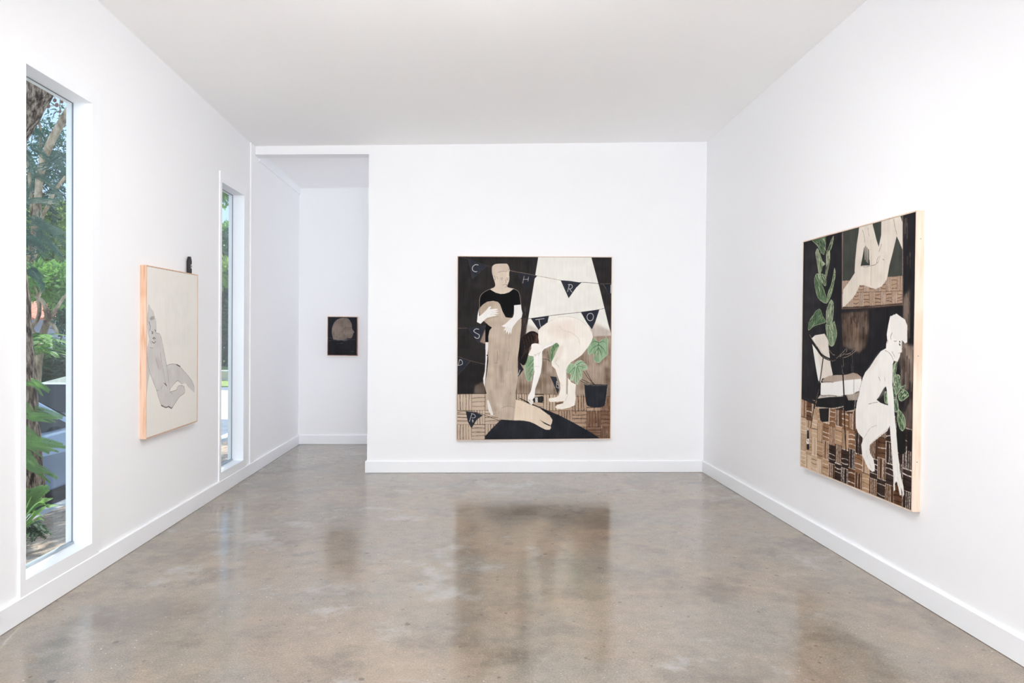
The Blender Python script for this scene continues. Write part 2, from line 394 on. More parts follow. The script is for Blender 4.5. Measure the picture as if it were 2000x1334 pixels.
    navy = (45, 48, 56); st = (132, 116, 106); chalk = (214, 212, 208)
    def flag(p, c=navy, e=(88, 84, 84)):
        A.poly(p, c, var=8); A.lines([[p[0], p[2]], [p[1], p[2]]], e, .8, dry=.5)
    A.line([(80, 68), (205, 92), (430, 172), (500, 186)], (84, 78, 76), 1., sm=3, dry=.3)
    A.line([(690, 226), (770, 243), (900, 265), (1020, 290)], (150, 134, 120), 1.6, sm=3, dry=.2)
    A.line([(1020, 290), (1090, 303), (1200, 324), (1310, 345)], (128, 108, 96), 1.5, sm=3, dry=.5)
    A.line([(1530, 370), (1600, 368), (1690, 376), (1790, 388)], (52, 46, 46), 1.8, sm=3, dry=.35)
    A.line([(1780, 388), (1910, 383)], (128, 112, 100), 1.3, dry=.4)
    flag([(205, 86), (424, 172), (255, 328)])
    flag([(790, 252), (1022, 290), (876, 462)], (40, 42, 49), (66, 62, 62))
    A.poly([(1303, 343), (1420, 352), (1550, 372), (1490, 430), (1400, 557), (1360, 470)], (47, 49, 58), var=8)
    flag([(1815, 392), (1912, 388), (1912, 560)], (38, 42, 50), (96, 86, 78))
    A.line([(1815, 395), (1850, 445)], (150, 132, 116), .8)
    A.line([(820, 808), (960, 795), (1165, 766)], (66, 58, 54), 1.7, sm=3, dry=.15)
    A.line([(1165, 766), (1280, 752), (1400, 738), (1550, 723)], (92, 76, 68), 1.9, sm=3, dry=.4)
    A.line([(1550, 722), (1760, 692), (1912, 655)], (58, 50, 50), 1.5, sm=3, dry=.3)
    A.poly([(948, 795), (1165, 766), (1150, 840), (1130, 870), (1046, 938)], (46, 48, 57), var=8)
    A.poly([(1545, 720), (1768, 692), (1720, 840), (1680, 928), (1620, 850)], (46, 48, 57), var=8)
    A.line([(80, 912), (200, 910), (330, 896), (415, 880)], (150, 136, 122), 1., dry=.3)
    flag([(195, 908), (418, 880), (332, 1095)], (43, 46, 54), (60, 56, 56))
    A.poly([(345, 1075), (405, 925), (412, 1100)], (150, 132, 118), soft=2, var=16)
    bot()
    A.line([(80, 155), (230, 206), (410, 250)], (126, 112, 100), 1.2, sm=3, dry=.3)
    flag([(78, 165), (232, 212), (78, 385)], (40, 43, 51), (120, 106, 96))
    A.line([(1075, 352), (1190, 388), (1260, 392)], (120, 102, 88), 1., dry=.3)
    A.line([(1085, 186), (1150, 195), (1200, 228)], (58, 50, 46), 1.6, sm=3)
    A.poly([(1183, 394), (1258, 402), (1290, 560), (1272, 604), (1240, 520)], (46, 48, 56), var=8)
    A.poly([(796, 150), (830, 250), (866, 312), (800, 400)], (40, 38, 44), var=8)
    A.line([(80, 822), (150, 806), (270, 812), (380, 845), (500, 890), (600, 925)], (52, 44, 42), 1.6, sm=3, dry=.2)
    A.poly([(178, 806), (300, 822), (382, 856), (310, 905), (247, 1010), (205, 935)], (42, 44, 51), var=7)
    for p in ([(120, 200), (104, 196), (90, 250), (84, 262), (132, 250), (138, 222), (122, 196), (98, 196)],): A.line(p, chalk, 1.5, sm=3)
    A.line([(822, 318), (802, 378)], chalk, 1.8)
    A.lines([[(1262, 452), (1256, 526)], [(1256, 526), (1286, 534)], [(1262, 482), (1280, 496)], [(1262, 452), (1276, 474)]], chalk, 1.3)
    A.lines([[(250, 840), (222, 928)], [(244, 834), (276, 842), (294, 868), (278, 884), (252, 884)], [(256, 908), (262, 940)], [(262, 904), (268, 930)]], chalk, 1.5, sm=3)
    top()
    A.line([(322, 164), (286, 160), (254, 190), (258, 228), (292, 244), (306, 240)], chalk, 1.9, sm=4)
    A.lines([[(868, 296), (852, 376)], [(920, 304), (914, 354)], [(858, 334), (918, 332)]], (186, 180, 178), 1.7, dry=.2)
    A.lines([[(1408, 396), (1386, 480)], [(1392, 396), (1430, 394), (1444, 420), (1428, 444), (1404, 446)], [(1412, 450), (1438, 484)]], chalk, 1.7, sm=3)
    A.line([(1906, 400), (1904, 494)], chalk, 2.6)
    A.lines([[(1006, 812), (1110, 798)], [(1046, 808), (1064, 892)]], chalk, 1.8)
    A.line([(1660, 736), (1636, 744), (1620, 776), (1632, 812), (1662, 824), (1690, 806), (1696, 764), (1676, 738), (1652, 738)], chalk, 1.9, sm=4)
    A.line([(330, 924), (296, 920), (270, 944), (296, 968), (336, 992), (330, 1026), (304, 1032), (280, 1014)], chalk, 2., sm=4)
    # monstera leaves
    gl, gd, ge = (138, 166, 132), (44, 74, 50), (204, 208, 188)
    def leaf(p, ribs, c=gl):
        A.poly(p, c, sm=4, var=26); A.line(p + [p[0]], ge, .9, sm=4, dry=.4)
        for r in ribs: A.line(r, gd, 2.2, sm=3, w2=.8, dry=.35)
        for r1, r2 in zip(ribs, ribs[1:]):
            e = ((r1[-1][0]+r2[-1][0])/2, (r1[-1][1]+r2[-1][1])/2); o = ((r1[0][0]+r2[0][0])/2, (r1[0][1]+r2[0][1])/2)
            if math.hypot(r1[-1][0]-r2[-1][0], r1[-1][1]-r2[-1][1]) < 170: A.line([e, ((e[0]*.45+o[0]*.55), (e[1]*.45+o[1]*.55))], (158, 142, 124), 4.5, w2=.8)
        for _ in range(10):
            r = ribs[A.rng.integers(len(ribs))]; t = A.rng.random(); x = r[0][0]*(1-t)+r[-1][0]*t + A.rng.uniform(-14, 14); y = r[0][1]*(1-t)+r[-1][1]*t + A.rng.uniform(-14, 14)
            A.line([(x, y), (x+A.rng.uniform(-12, 12), y+A.rng.uniform(10, 34))], (84, 122, 84) if A.rng.random() < .5 else (176, 194, 166), 1.3, dry=.4)
    bot()
    leaf([(1180, 90), (1215, 20), (1260, -10), (1305, 5), (1275, 110), (1215, 215), (1186, 215)], [[(1290, 10), (1220, 90), (1195, 200)], [(1220, 40), (1235, 110)], [(1205, 80), (1210, 150)]], (112, 146, 106))
    leaf([(915, 160), (960, 150), (994, 185), (988, 300), (966, 400), (958, 445), (906, 440), (880, 330), (878, 250)], [[(985, 190), (900, 290)], [(985, 240), (905, 350)], [(975, 310), (920, 400)], [(960, 360), (930, 430)]])
    leaf([(1625, 30), (1660, -60), (1715, -50), (1760, -10), (1800, -40), (1872, -50), (1868, 60), (1866, 135), (1805, 195), (1765, 235), (1708, 205), (1690, 120), (1640, 140)],
         [[(1760, 0), (1752, 110), (1755, 215)], [(1760, 20), (1690, 60), (1660, 110)], [(1765, 20), (1820, 70), (1850, 130)], [(1758, -10), (1700, -20), (1650, 20)], [(1765, -5), (1820, -20), (1860, 10)], [(1758, 60), (1720, 110), (1712, 160)], [(1765, 60), (1790, 120), (1800, 170)]])
    # potted plant
    A.lines([[(1715, 492), (1640, 420), (1580, 330)], [(1700, 492), (1650, 400), (1612, 330)], [(1690, 478), (1600, 475), (1545, 448)], [(1640, 468), (1560, 430)]], (48, 42, 38), 2.2, sm=3, w2=1.4)
    A.poly([(1594, 505), (1612, 492), (1850, 495), (1868, 510), (1850, 690), (1838, 745), (1780, 768), (1700, 764), (1640, 752), (1612, 700)], (38, 40, 46), var=8, sm=2)
    A.line([(1600, 496), (1700, 506), (1860, 504)], (146, 134, 124), 1., sm=3, dry=.4)
    A.line([(1868, 540), (1850, 700), (1838, 745)], (206, 196, 186), .8, dry=.5)
    # bending figure
    sk = (236, 229, 219); ev = (228, 222, 213)
    top()
    A.poly([(835, 1030), (870, 1000), (930, 955), (985, 948), (1035, 978), (1048, 1030), (1030, 1100), (950, 1125), (930, 1180), (905, 1290), (872, 1352), (830, 1330), (800, 1270), (812, 1100)], (32, 27, 28), sm=3, var=12, soft=1)
    A.wash([(960, 965), (1040, 1000), (1040, 1080), (980, 1090), (1010, 1020)], (92, 66, 52), .75, 4, 24)
    for k in range(16):
        t = k/15; A.line([(1000 - 150*t, 960 + 60*t), (1030 - 150*t, 1040 + 110*t), (990 - 150*t, 1120 + 150*t)], (60, 44, 38) if k % 3 else (120, 92, 76), .8, sm=3, dry=.5)
    A.poly([(1040, 938), (1070, 900), (1110, 872), (1160, 836), (1230, 800), (1310, 782), (1390, 780), (1470, 790), (1540, 815), (1600, 860), (1650, 915), (1682, 970), (1692, 1020), (1672, 1080), (1640, 1130),
            (1610, 1170), (1560, 1232), (1490, 1282), (1430, 1318), (1400, 1370), (1376, 1430), (1392, 1500), (1440, 1560), (1492, 1582), (1484, 1680), (1490, 1740), (1480, 1830), (1420, 1858), (1330, 1878), (1262, 1872), (1244, 1850),
            (1268, 1826), (1330, 1806), (1352, 1782), (1180, 1792), (1164, 1764), (1176, 1744), (1240, 1738), (1284, 1720), (1304, 1640), (1300, 1560), (1268, 1470), (1246, 1400), (1204, 1360), (1200, 1310), (1240, 1230), (1290, 1120), (1270, 1090), (1200, 1078), (1080, 1140), (1050, 1100), (1040, 1030)], sk, var=6)
    A.wash([(1180, 860), (1420, 820), (1520, 1000), (1300, 1040), (1150, 980)], (224, 206, 192), .5, 14, 6)
    A.wash([(1240, 1140), (1340, 1120), (1300, 1290), (1220, 1330)], (214, 200, 186), .5, 6, 6)
    A.poly([(960, 1105), (1010, 1092), (1070, 1110), (1090, 1140), (1086, 1200), (1060, 1236), (1000, 1252), (972, 1244), (922, 1232), (940, 1190), (956, 1150)], (238, 233, 226), sm=3, var=5)
    A.poly([(1085, 1130), (1130, 1110), (1200, 1080), (1260, 1082), (1200, 1120), (1110, 1160), (1086, 1190), (1086, 1320), (1072, 1440), (1040, 1540), (1006, 1630), (1000, 1712), (972, 1786), (946, 1752), (914, 1784), (916, 1730), (952, 1662), (975, 1520), (992, 1420), (986, 1330), (986, 1250), (1060, 1226)], (238, 235, 230), var=5)
    A.lines([[(1000, 1246), (1030, 1215), (1058, 1208)], [(1040, 1240), (1066, 1190)], [(985, 1236), (1005, 1222)]], (120, 96, 84), .9, sm=3, dry=.5)
    A.lines([[(1080, 1150), (1130, 1120), (1200, 1094), (1262, 1088)], [(1060, 920), (1140, 850), (1240, 800)], [(1280, 780), (1400, 776), (1520, 806), (1620, 880)], [(1280, 880), (1340, 940), (1440, 970), (1520, 1040), (1536, 1110)],
             [(1276, 1260), (1240, 1320), (1286, 1360)], [(1250, 1330), (1290, 1380)], [(1000, 1365), (1060, 1368)], [(1380, 1450), (1386, 1500)], [(1300, 1560), (1330, 1600)], [(1400, 1700), (1360, 1780)]], (176, 158, 144), .8, sm=3, dry=.4)
    A.line([(992, 1420), (975, 1530), (954, 1650)], (58, 48, 44), 1., dry=.4)
    A.wash([(1376, 1400), (1396, 1420), (1392, 1700), (1376, 1700)], (150, 134, 118), .8, 2, 12)
    A.wash([(1250, 1800), (1340, 1790), (1340, 1806), (1250, 1826)], (92, 66, 52), .8, 1, 12)
    bot()
    leaf([(1378, 345), (1388, 285), (1425, 240), (1470, 255), (1490, 222), (1550, 205), (1600, 240), (1632, 300), (1596, 318), (1565, 340), (1560, 420), (1525, 445), (1510, 492), (1468, 450), (1420, 442), (1432, 380)],
         [[(1480, 280), (1400, 370)], [(1480, 290), (1440, 420)], [(1500, 290), (1498, 470)], [(1510, 280), (1550, 400)], [(1510, 270), (1600, 290)], [(1500, 260), (1560, 222), (1600, 240)]], (158, 184, 150))
    # bottle on the floor
    A.poly([(962, 692), (985, 655), (1010, 640), (1092, 628), (1106, 640), (1104, 690), (1090, 704), (1000, 708)], (40, 38, 40), var=6)
    A.poly([(1004, 648), (1034, 644), (1036, 704), (1006, 706)], (216, 212, 206), var=5)
    A.lines([[(1012, 656), (1028, 672)], [(1014, 690), (1028, 690)], [(1070, 640), (1066, 676)]], (60, 58, 60), 1.)
    A.poly([(915, 672), (950, 664), (985, 690), (960, 742), (930, 700)], (228, 222, 214), var=5, sm=2)
    A.line([(930, 675), (940, 690)], (50, 44, 44), 1.5)
    # standing figure
    top()
    A.poly([(485, 200), (495, 172), (530, 152), (600, 147), (655, 148), (675, 162), (690, 195), (697, 230), (690, 252), (692, 330), (683, 370), (668, 408), (676, 428), (735, 441), (745, 450), (690, 487), (640, 503), (590, 506), (530, 492), (468, 456), (482, 440), (508, 430), (524, 408), (520, 370), (503, 320), (495, 290), (486, 250)], (208, 193, 176), sm=2, var=8)
    A.poly([(487, 210), (500, 175), (560, 152), (650, 152), (680, 180), (692, 240), (640, 235), (580, 240), (545, 290), (520, 350), (500, 300)], (198, 182, 166), sm=3, var=10)
    A.lines([[(560, 250), (610, 238), (665, 242)], [(512, 290), (524, 320), (520, 344)], [(545, 300), (556, 330)], [(585, 322), (600, 316), (616, 322)], [(655, 322), (672, 316), (682, 326)], [(645, 338), (655, 366), (646, 378)], [(612, 402), (636, 394), (664, 400)], [(660, 392), (662, 416), (640, 428)], [(690, 200), (684, 222)]], (58, 44, 40), .9, sm=3, dry=.25)
    A.lines([[(592, 334), (608, 340)], [(660, 336), (676, 338)]], (86, 68, 60), 1.6, dry=.3)
    A.poly([(468, 455), (530, 491), (590, 506), (640, 502), (690, 486), (738, 448), (790, 470), (812, 510), (822, 560), (826, 630), (750, 642), (748, 704), (716, 770), (690, 788), (650, 780), (616, 720), (585, 625), (555, 600), (500, 590), (430, 598), (380, 630), (342, 668), (342, 590), (350, 545), (382, 492), (430, 462)], (13, 13, 15), var=3)
    A.lines([[(338, 668), (340, 560), (372, 500), (440, 458), (470, 452)], [(735, 441), (792, 468), (815, 515), (828, 600), (830, 640)]], (196, 184, 170), .9, sm=3)
    # tall draped trunk shape
    tr = (184, 168, 151)
    A.poly([(330, 690), (345, 668), (380, 630), (430, 598), (500, 588), (556, 600), (582, 628), (612, 712), (650, 782), (700, 790), (770, 786), (838, 800), (836, 900), (824, 1010), (812, 1150), (790, 1290), (788, 1370), (800, 1460), (790, 1540), (776, 1650), (775, 1765), (760, 1880), (755, 2008), (600, 1998), (530, 1955), (490, 1880), (440, 1770), (425, 1690), (408, 1620), (412, 1540), (430, 1430), (445, 1300), (440, 1150), (445, 1010), (458, 940), (486, 902), (440, 880), (408, 840), (350, 790)], tr, var=14)
    A.wash([(330, 680), (430, 600), (520, 600), (470, 760), (420, 860), (345, 780)], (172, 152, 134), .6, 5, 14)
    for x, y, X, Y, c in [(590, 1350, 610, 1560, (140, 126, 114)), (640, 1520, 700, 1420, (206, 194, 180)), (520, 1200, 540, 1380, (172, 156, 140)), (600, 1720, 590, 1900, (196, 182, 166)), (690, 1160, 700, 1400, (192, 178, 162)), (470, 1650, 520, 1900, (166, 150, 134)), (560, 1800, 600, 1860, (210, 198, 186)), (660, 1560, 640, 1700, (198, 184, 168))]:
        A.wash([(x-22, y), (x+22, y), (X+26, Y), (X-26, Y)], c, .5, 7, 14)
    A.lines([[(550, 1180), (556, 1280), (540, 1330)], [(712, 1670), (708, 1700)], [(605, 1862), (660, 1838), (720, 1842), (770, 1866)], [(520, 1324), (560, 1326)], [(690, 1190), (680, 1300)], [(400, 830), (430, 870)], [(440, 800), (560, 772)]], (92, 78, 68), .9, sm=3, dry=.4)
    A.line([(775, 1660), (760, 1740)], (96, 80, 68), .8, dry=.6)
    A.poly([(775, 1762), (860, 1782), (940, 1820), (1000, 1838), (1060, 1862), (1120, 1910), (1180, 1950), (1212, 2005), (1204, 2045), (1188, 2074), (1196, 2100), (1180, 2122), (1130, 2120), (1070, 2090), (1000, 2050), (940, 2025), (860, 2010), (750, 2008), (764, 1880)], (222, 205, 184), var=7)
    A.line([(860, 1782), (1000, 1836), (1120, 1908), (1200, 1980)], (70, 58, 50), .7, sm=3, dry=.4)
    A.poly([(1054, 1998), (1090, 2020), (1140, 2046), (1188, 2068), (1180, 2078), (1120, 2052)], (20, 18, 20), var=2)
    A.lines([[(790, 1850), (850, 1880)], [(1060, 1900), (1100, 1930)], [(990, 1850), (1020, 1880)]], (176, 152, 130), .8, dry=.4)
    # sleeve, pale legs seen past the trunk
    A.poly([(418, 850), (450, 880), (488, 904), (456, 935), (442, 990), (446, 1076), (408, 1076), (412, 930)], (14, 13, 15), var=3)
    A.poly([(410, 1078), (446, 1078), (442, 1150), (428, 1300), (420, 1420), (412, 1500), (404, 1612), (388, 1560), (384, 1510), (404, 1420), (412, 1290)], (224, 221, 217), var=5)
    A.poly([(430, 1765), (448, 1765), (480, 1850), (508, 1942), (478, 1945), (444, 1880)], (226, 223, 218), var=5)
    A.poly([(424, 1228), (436, 1228), (436, 1242), (424, 1242)], (40, 36, 36), var=0)
    wh = (231, 228, 224)
    A.poly([(328, 690), (336, 770), (370, 745), (420, 696), (452, 656), (480, 654), (462, 688), (538, 680), (562, 690), (512, 706), (574, 706), (524, 726), (574, 742), (502, 746), (548, 762), (490, 772), (430, 788), (398, 814), (352, 860), (308, 838), (316, 760)], wh, var=4)
    A.poly([(750, 640), (832, 632), (838, 690), (850, 735), (840, 785), (800, 815), (770, 852), (738, 892), (722, 930), (714, 988), (702, 952), (684, 992), (676, 944), (654, 978), (656, 930), (626, 942), (650, 902), (598, 886), (640, 866), (690, 820), (735, 780), (748, 740)], wh, var=4)
    A.lines([[(674, 948), (690, 905)], [(656, 930), (672, 892)], [(512, 706), (478, 716)], [(524, 726), (486, 734)], [(502, 746), (470, 752)], [(700, 952), (706, 912)]], (150, 138, 128), .7, dry=.3)
    A.grain(4)
    return A.out()

# ---- the canvas on the right wall
def art_right():
    A = Art(520, 640, [(1569.4, 473.4), (1789.4, 415.4), (1780.3, 998.2), (1562.4, 908.6)], (36, 34, 37), 5)
    k = 9.5286
    fA = lambda: A.frame(1560, 405, k); fB = lambda: A.frame(1670, 405, k); fC = lambda: A.frame(1560, 535, k)
    fD = lambda: A.frame(1670, 535, k); fE = lambda: A.frame(1560, 665, k); fF = lambda: A.frame(1670, 665, k)
    fG = lambda: A.frame(1560, 785, k); fH = lambda: A.frame(1670, 865, k); fP = lambda: A.frame(0, 0, 1)
    fP()
    A.poly([(1550, 380), (1800, 380), (1800, 1010), (1550, 1010)], (31, 30, 33), var=8)
    A.wash([(1572, 480), (1600, 470), (1604, 700), (1566, 760)], (46, 44, 47), .6, 10, 12)
    # floor of basket weave blocks in the plane of the canvas
    Minv = np.linalg.inv(A.M)
    def uv(u, v):
        q = Minv @ np.array([u*A.w, v*A.h, 1.]); return (q[0]/q[2], q[1]/q[2])
    nc = 16; u = np.linspace(0, 1, nc+1); vs = [.70, .785, .861, .936, 1.01]
    white = (226, 216, 204)
    pal = [(196, 170, 142), (170, 138, 108), (134, 98, 70), (92, 62, 42), (52, 38, 34)]
    dk = [[2, 3, 1, 1, 0, 2, 3, 2, 2, 3, 2, 3, 3, 4, 4, 4], [0, 1, 0, 1, 2, 2, 1, 1, 2, 4, 2, 3, 3, 4, 4, 4], [1, 1, 0, 1, 2, 4, 3, 4, 4, 2, 1, 4, 3, 4, 4, 4], [0, 0, 0, 0, 1, 3, 4, 4, 3, 3, 1, 3, 4, 3, 3, 4]]
    for r in range(4):
        for c in range(nc):
            kind = 'v' if (c + r) % 2 == 0 else 'h'
            d = dk[r][c]; sh = (.006 if c % 2 else -.004)
            v0, v1 = vs[r] + sh, vs[r+1] + sh
            A.parquet([uv(u[c], v0), uv(u[c+1], v0), uv(u[c+1], v1), uv(u[c], v1)], pal[d], (60, 44, 38) if d < 3 else (28, 22, 22), kind, n=5 if kind == 'v' else 4, jit=.08, gap=2.3 if d > 1 else 1.7, light=white)
    # dark upper ground again above the floor
    A.poly([uv(-.02, .68), uv(.16, .70), uv(.17, .715), uv(-.02, .70)], (36, 34, 38), var=6)
    fP()
    # climbing leaves
    g1, g2, g3 = (112, 128, 98), (46, 66, 44), (190, 196, 168)
    def leaf(p, c=g1, n=12):
        A.poly(p, c, sm=2, var=26)
        q = np.array(p, float); m = q.mean(0); w, ev = np.linalg.eigh(np.cov((q-m).T)); ax = ev[:, 1]; sd = ev[:, 0]; la = math.sqrt(w[1]); ls = math.sqrt(w[0])
        for _ in range(int(n*2.4)):
            o = m + ax*A.rng.uniform(-1.2, .8)*la + sd*A.rng.uniform(-1., 1.)*ls; e = o + ax*A.rng.uniform(.3, .9)*la + sd*A.rng.uniform(-.3, .3)*ls
            u = A.rng.random(); A.line([tuple(o), tuple((o+e)/2 + sd*ls*A.rng.uniform(-.15, .15)), tuple(e)], g2 if u < .5 else (g3 if u < .78 else (28, 34, 28)), A.rng.uniform(1., 3.2), sm=2, a=.75, w2=.6)
        A.line(list(p) + [p[0]], g3, 1.3, sm=2, dry=.35)
    def streaks(x0, x1, y0, y1, n, cols):
        for _ in range(n):
            x = A.rng.uniform(x0, x1); wd = A.rng.uniform(.5, 1.8); ya = A.rng.uniform(y0, y0 + (y1-y0)*.5); yb = A.rng.uniform(ya + (y1-y0)*.2, y1)
            A.wash([(x-wd, ya), (x+wd, ya), (x+wd*.8, yb), (x-wd*.8, yb)], cols[A.rng.integers(len(cols))], A.rng.uniform(.3, .7), 2, 16)
    fA()
    leaf([(250, 622), (340, 570), (430, 560), (505, 545), (500, 700), (488, 800), (470, 880), (420, 840), (350, 720)], (96, 114, 88))
    leaf([(310, 850), (345, 768), (385, 850), (440, 1000), (492, 1055), (440, 1100), (400, 1250), (372, 1235), (335, 1000)], (140, 150, 122))
    leaf([(650, 540), (640, 640), (600, 780), (545, 850), (520, 950), (510, 880), (560, 740), (610, 600)], (92, 104, 78))
    leaf([(575, 800), (580, 960), (560, 1080), (512, 1320), (492, 1300), (512, 1100), (515, 900)], (160, 166, 138))
    leaf([(665, 1130), (680, 1200), (672, 1330), (640, 1334), (650, 1220)], (150, 156, 128), 5)
    A.line([(500, 560), (510, 700), (500, 900), (512, 1300)], (66, 50, 42), 3, sm=3, dry=.3)
    fC()
    leaf([(290, 90), (320, 10), (370, 0), (410, 60), (430, 200), (480, 330), (522, 545), (400, 490), (335, 390), (300, 240)], (88, 112, 80), 18)
    leaf([(400, 0), (480, 20), (510, 150), (500, 220), (450, 190), (420, 100)], (104, 120, 92))
    leaf([(640, 20), (675, 20), (645, 220), (600, 400), (532, 530), (522, 450), (560, 300), (615, 180)], (104, 124, 90), 16)
    leaf([(600, 478), (645, 545), (640, 740), (620, 900), (570, 965), (512, 920), (510, 700), (555, 560)], (134, 146, 120), 20)
    leaf([(662, 880), (700, 1050), (704, 1150), (655, 1310), (600, 1345), (542, 1270), (522, 1150), (500, 1000), (505, 930), (560, 965), (612, 930)], (120, 138, 108), 26)
    leaf([(380, 652), (410, 682), (440, 780), (490, 860), (480, 905), (300, 955), (228, 1010), (176, 1040), (180, 960), (212, 835), (270, 765), (320, 688)], (66, 90, 62), 30)
    A.wash([(300, 700), (400, 690), (470, 840), (330, 930), (240, 900)], (92, 116, 86), .5, 8, 40)
    # the picture within the picture
    fP()
    dg = (62, 65, 60)
    A.poly([(1645, 452), (1764, 421), (1763, 597), (1643.4, 604.5)], (116, 96, 86), var=16)
    A.poly([(1647, 452), (1762.6, 421), (1762, 595), (1645, 602.5)], dg, var=6)
    # weave band inside it
    br = (178, 155, 136); ln = (62, 46, 40)
    tops = [(1645, 549), (1660, 547), (1732, 545), (1762, 540)]
    A.poly([(1645, 549), (1662, 547), (1700, 556), (1733, 546), (1762.6, 539.5), (1762.4, 594), (1645, 601)], br, var=16)
    bx = [1645, 1655, 1666.5, 1677, 1687, 1698, 1709, 1720, 1731, 1741.5, 1752.5, 1762.5]
    for i in range(11):
        t0 = (bx[i]-1645)/117; t1 = (bx[i+1]-1645)/117
        mid = lambda t: 572.5 - 3.5*t
        for r, (ya, yb) in enumerate([(lambda t: 549 - 9.5*t, mid), (mid, lambda t: 600.5 - 6.5*t)]):
            A.parquet([(bx[i], ya(t0)), (bx[i+1], ya(t1)), (bx[i+1], yb(t1)), (bx[i], yb(t0))], [(180, 157, 138), (164, 138, 117)][(i*7+r) % 2], ln, 'v' if (i + r) % 2 == 0 else 'h', n=4, gap=1.5, jit=.12)
    A.lines([[(1645, 600), (1680, 600.5), (1720, 597), (1762, 593)], [(1643.5, 604), (1690, 603), (1740, 598.5), (1763, 597)]], ln, 2.2, sm=3, dry=.3)
    leg = (211, 202, 190)
    A.poly([(1678.5, 440), (1677, 455), (1673.4, 478), (1670.3, 510), (1669, 534), (1662, 545), (1647.5, 565), (1645, 579), (1645.4, 600), (1650, 598), (1665, 583), (1672, 573), (1679, 557), (1687, 557.5), (1700, 562), (1710, 565), (1722, 560), (1731, 548), (1733.5, 541), (1737, 520), (1743.8, 494), (1751.4, 462.5), (1755, 470), (1763, 489), (1763, 436.5), (1758.8, 424), (1757, 400), (1722.4, 400), (1721.6, 434), (1721, 460.6), (1716.3, 483), (1712, 470), (1704.8, 441), (1704, 420)], leg, var=8)
    A.poly([(1687.6, 485), (1684.5, 503), (1681, 519.6), (1699, 519), (1698, 500), (1697, 488), (1690, 480)], (58, 62, 57), var=4)
    for a, b in [((1689.5, 478), (1689.7, 508)), ((1692.2, 476), (1692.5, 512)), ((1694.8, 476), (1695, 514)), ((1697.8, 478), (1698, 508))]: A.line([a, b], leg, 3.4, w2=1.6)
    A.lines([[(1684.5, 450), (1687.4, 460), (1689, 474)], [(1695, 446), (1697.5, 462)], [(1681, 519.5), (1690, 522), (1699, 520), (1711, 517), (1713, 508), (1716.5, 502)], [(1712, 515), (1716, 511), (1719, 500)], [(1745.6, 430), (1748, 444), (1752, 460)], [(1670, 532), (1663.5, 542)], [(1724, 507), (1727, 508.5)], [(1701.3, 500), (1701, 556)], [(1717, 492), (1722, 478)]], (96, 80, 70), 1.2, sm=3, dry=.4)
    A.line([(1701, 470), (1701.6, 510), (1701, 558)], (190, 166, 146), 2.2, sm=2, dry=.4)
    A.line([(1645, 603), (1644.5, 450)], (124, 102, 94), 2.2, dry=.3)
    A.line([(1763.6, 597), (1763.4, 422)], (116, 98, 92), 2.6, dry=.3)
    # brown washes
    A.wash([(1643, 612), (1695, 607), (1697, 640), (1692, 676), (1678, 690), (1646, 676)], (92, 76, 65), .85, 6, 44)
    streaks(1645, 1694, 608, 672, 34, [(54, 43, 38), (116, 96, 80), (128, 106, 88), (44, 36, 34), (96, 78, 66)])
    A.wash([(1668, 640), (1678, 640), (1677, 686), (1669, 686)], (132, 110, 92), .6, 3, 26)
    A.line([(1664, 618), (1672, 632), (1678, 616)], (60, 46, 40), 2.4, sm=3, a=.7)
    A.wash([(1764, 580), (1777, 566), (1776, 640), (1771, 700), (1764, 690)], (124, 106, 92), .7, 6, 36)
    A.wash([(1763, 672), (1786, 676), (1785, 750), (1762, 740), (1756, 700)], (142, 124, 110), .85, 7, 40)
    A.wash([(1757, 700), (1772, 712), (1784, 790), (1783, 840), (1775, 830), (1770, 760)], (84, 70, 64), .6, 6, 40)
    A.wash([(1773, 780), (1784, 780), (1783, 840), (1764, 836), (1760, 800)], (108, 92, 82), .6, 6, 40)
    streaks(1758, 1784, 676, 800, 36, [(46, 39, 38), (160, 142, 128), (60, 50, 48), (120, 104, 92)])
    streaks(1764, 1777, 570, 680, 12, [(60, 52, 48), (146, 128, 114)])
    streaks(1766, 1772, 424, 470, 5, [(96, 84, 78)]); streaks(1771, 1780, 492, 526, 4, [(88, 76, 70)])
    # chair
    fE()
    A.poly([(228, -35), (300, -100), (480, -130), (545, 0), (562, 200), (592, 450), (632, 640), (500, 690), (430, 705), (402, 785), (358, 738), (332, 600), (302, 420), (250, 80)], (217, 208, 198), var=7)
    A.poly([(228, -35), (290, -90), (300, 0), (345, 230), (395, 500), (402, 785), (358, 738), (332, 600), (302, 420), (250, 80)], (230, 227, 221), var=4)
    A.poly([(430, 745), (470, 700), (560, 655), (690, 640), (840, 640), (920, 625), (1010, 598), (1090, 618), (1165, 680), (1160, 715), (860, 745), (640, 775), (450, 778)], (166, 149, 135), var=12)
    A.poly([(408, 782), (560, 778), (640, 772), (860, 738), (1164, 712), (1176, 960), (1110, 950), (1020, 1000), (860, 1012), (760, 1030), (600, 1015), (400, 1012)], (232, 230, 225), var=4)
    A.poly([(880, 1015), (1060, 985), (1126, 950), (1110, 1110), (920, 1112)], (158, 146, 134), var=26)
    A.poly([(400, 1005), (600, 1012), (820, 1030), (820, 1050), (340, 1085)], (196, 188, 178), var=20)
    A.poly([(340, 1078), (560, 1050), (818, 1040), (870, 1050), (920, 1112), (1035, 1120), (1032, 1290), (865, 1322), (830, 1232), (640, 1258), (480, 1250), (300, 1232)], (31, 30, 31), var=6)
    A.line([(300, 1235), (480, 1252), (640, 1262), (830, 1225)], (202, 192, 180), 2.4, sm=2, dry=.5)
    A.line([(866, 1325), (1032, 1295), (1050, 1120)], (190, 178, 166), 2.4, dry=.4)
    A.line([(1025, 720), (1022, 970)], (90, 80, 76), 1.4)
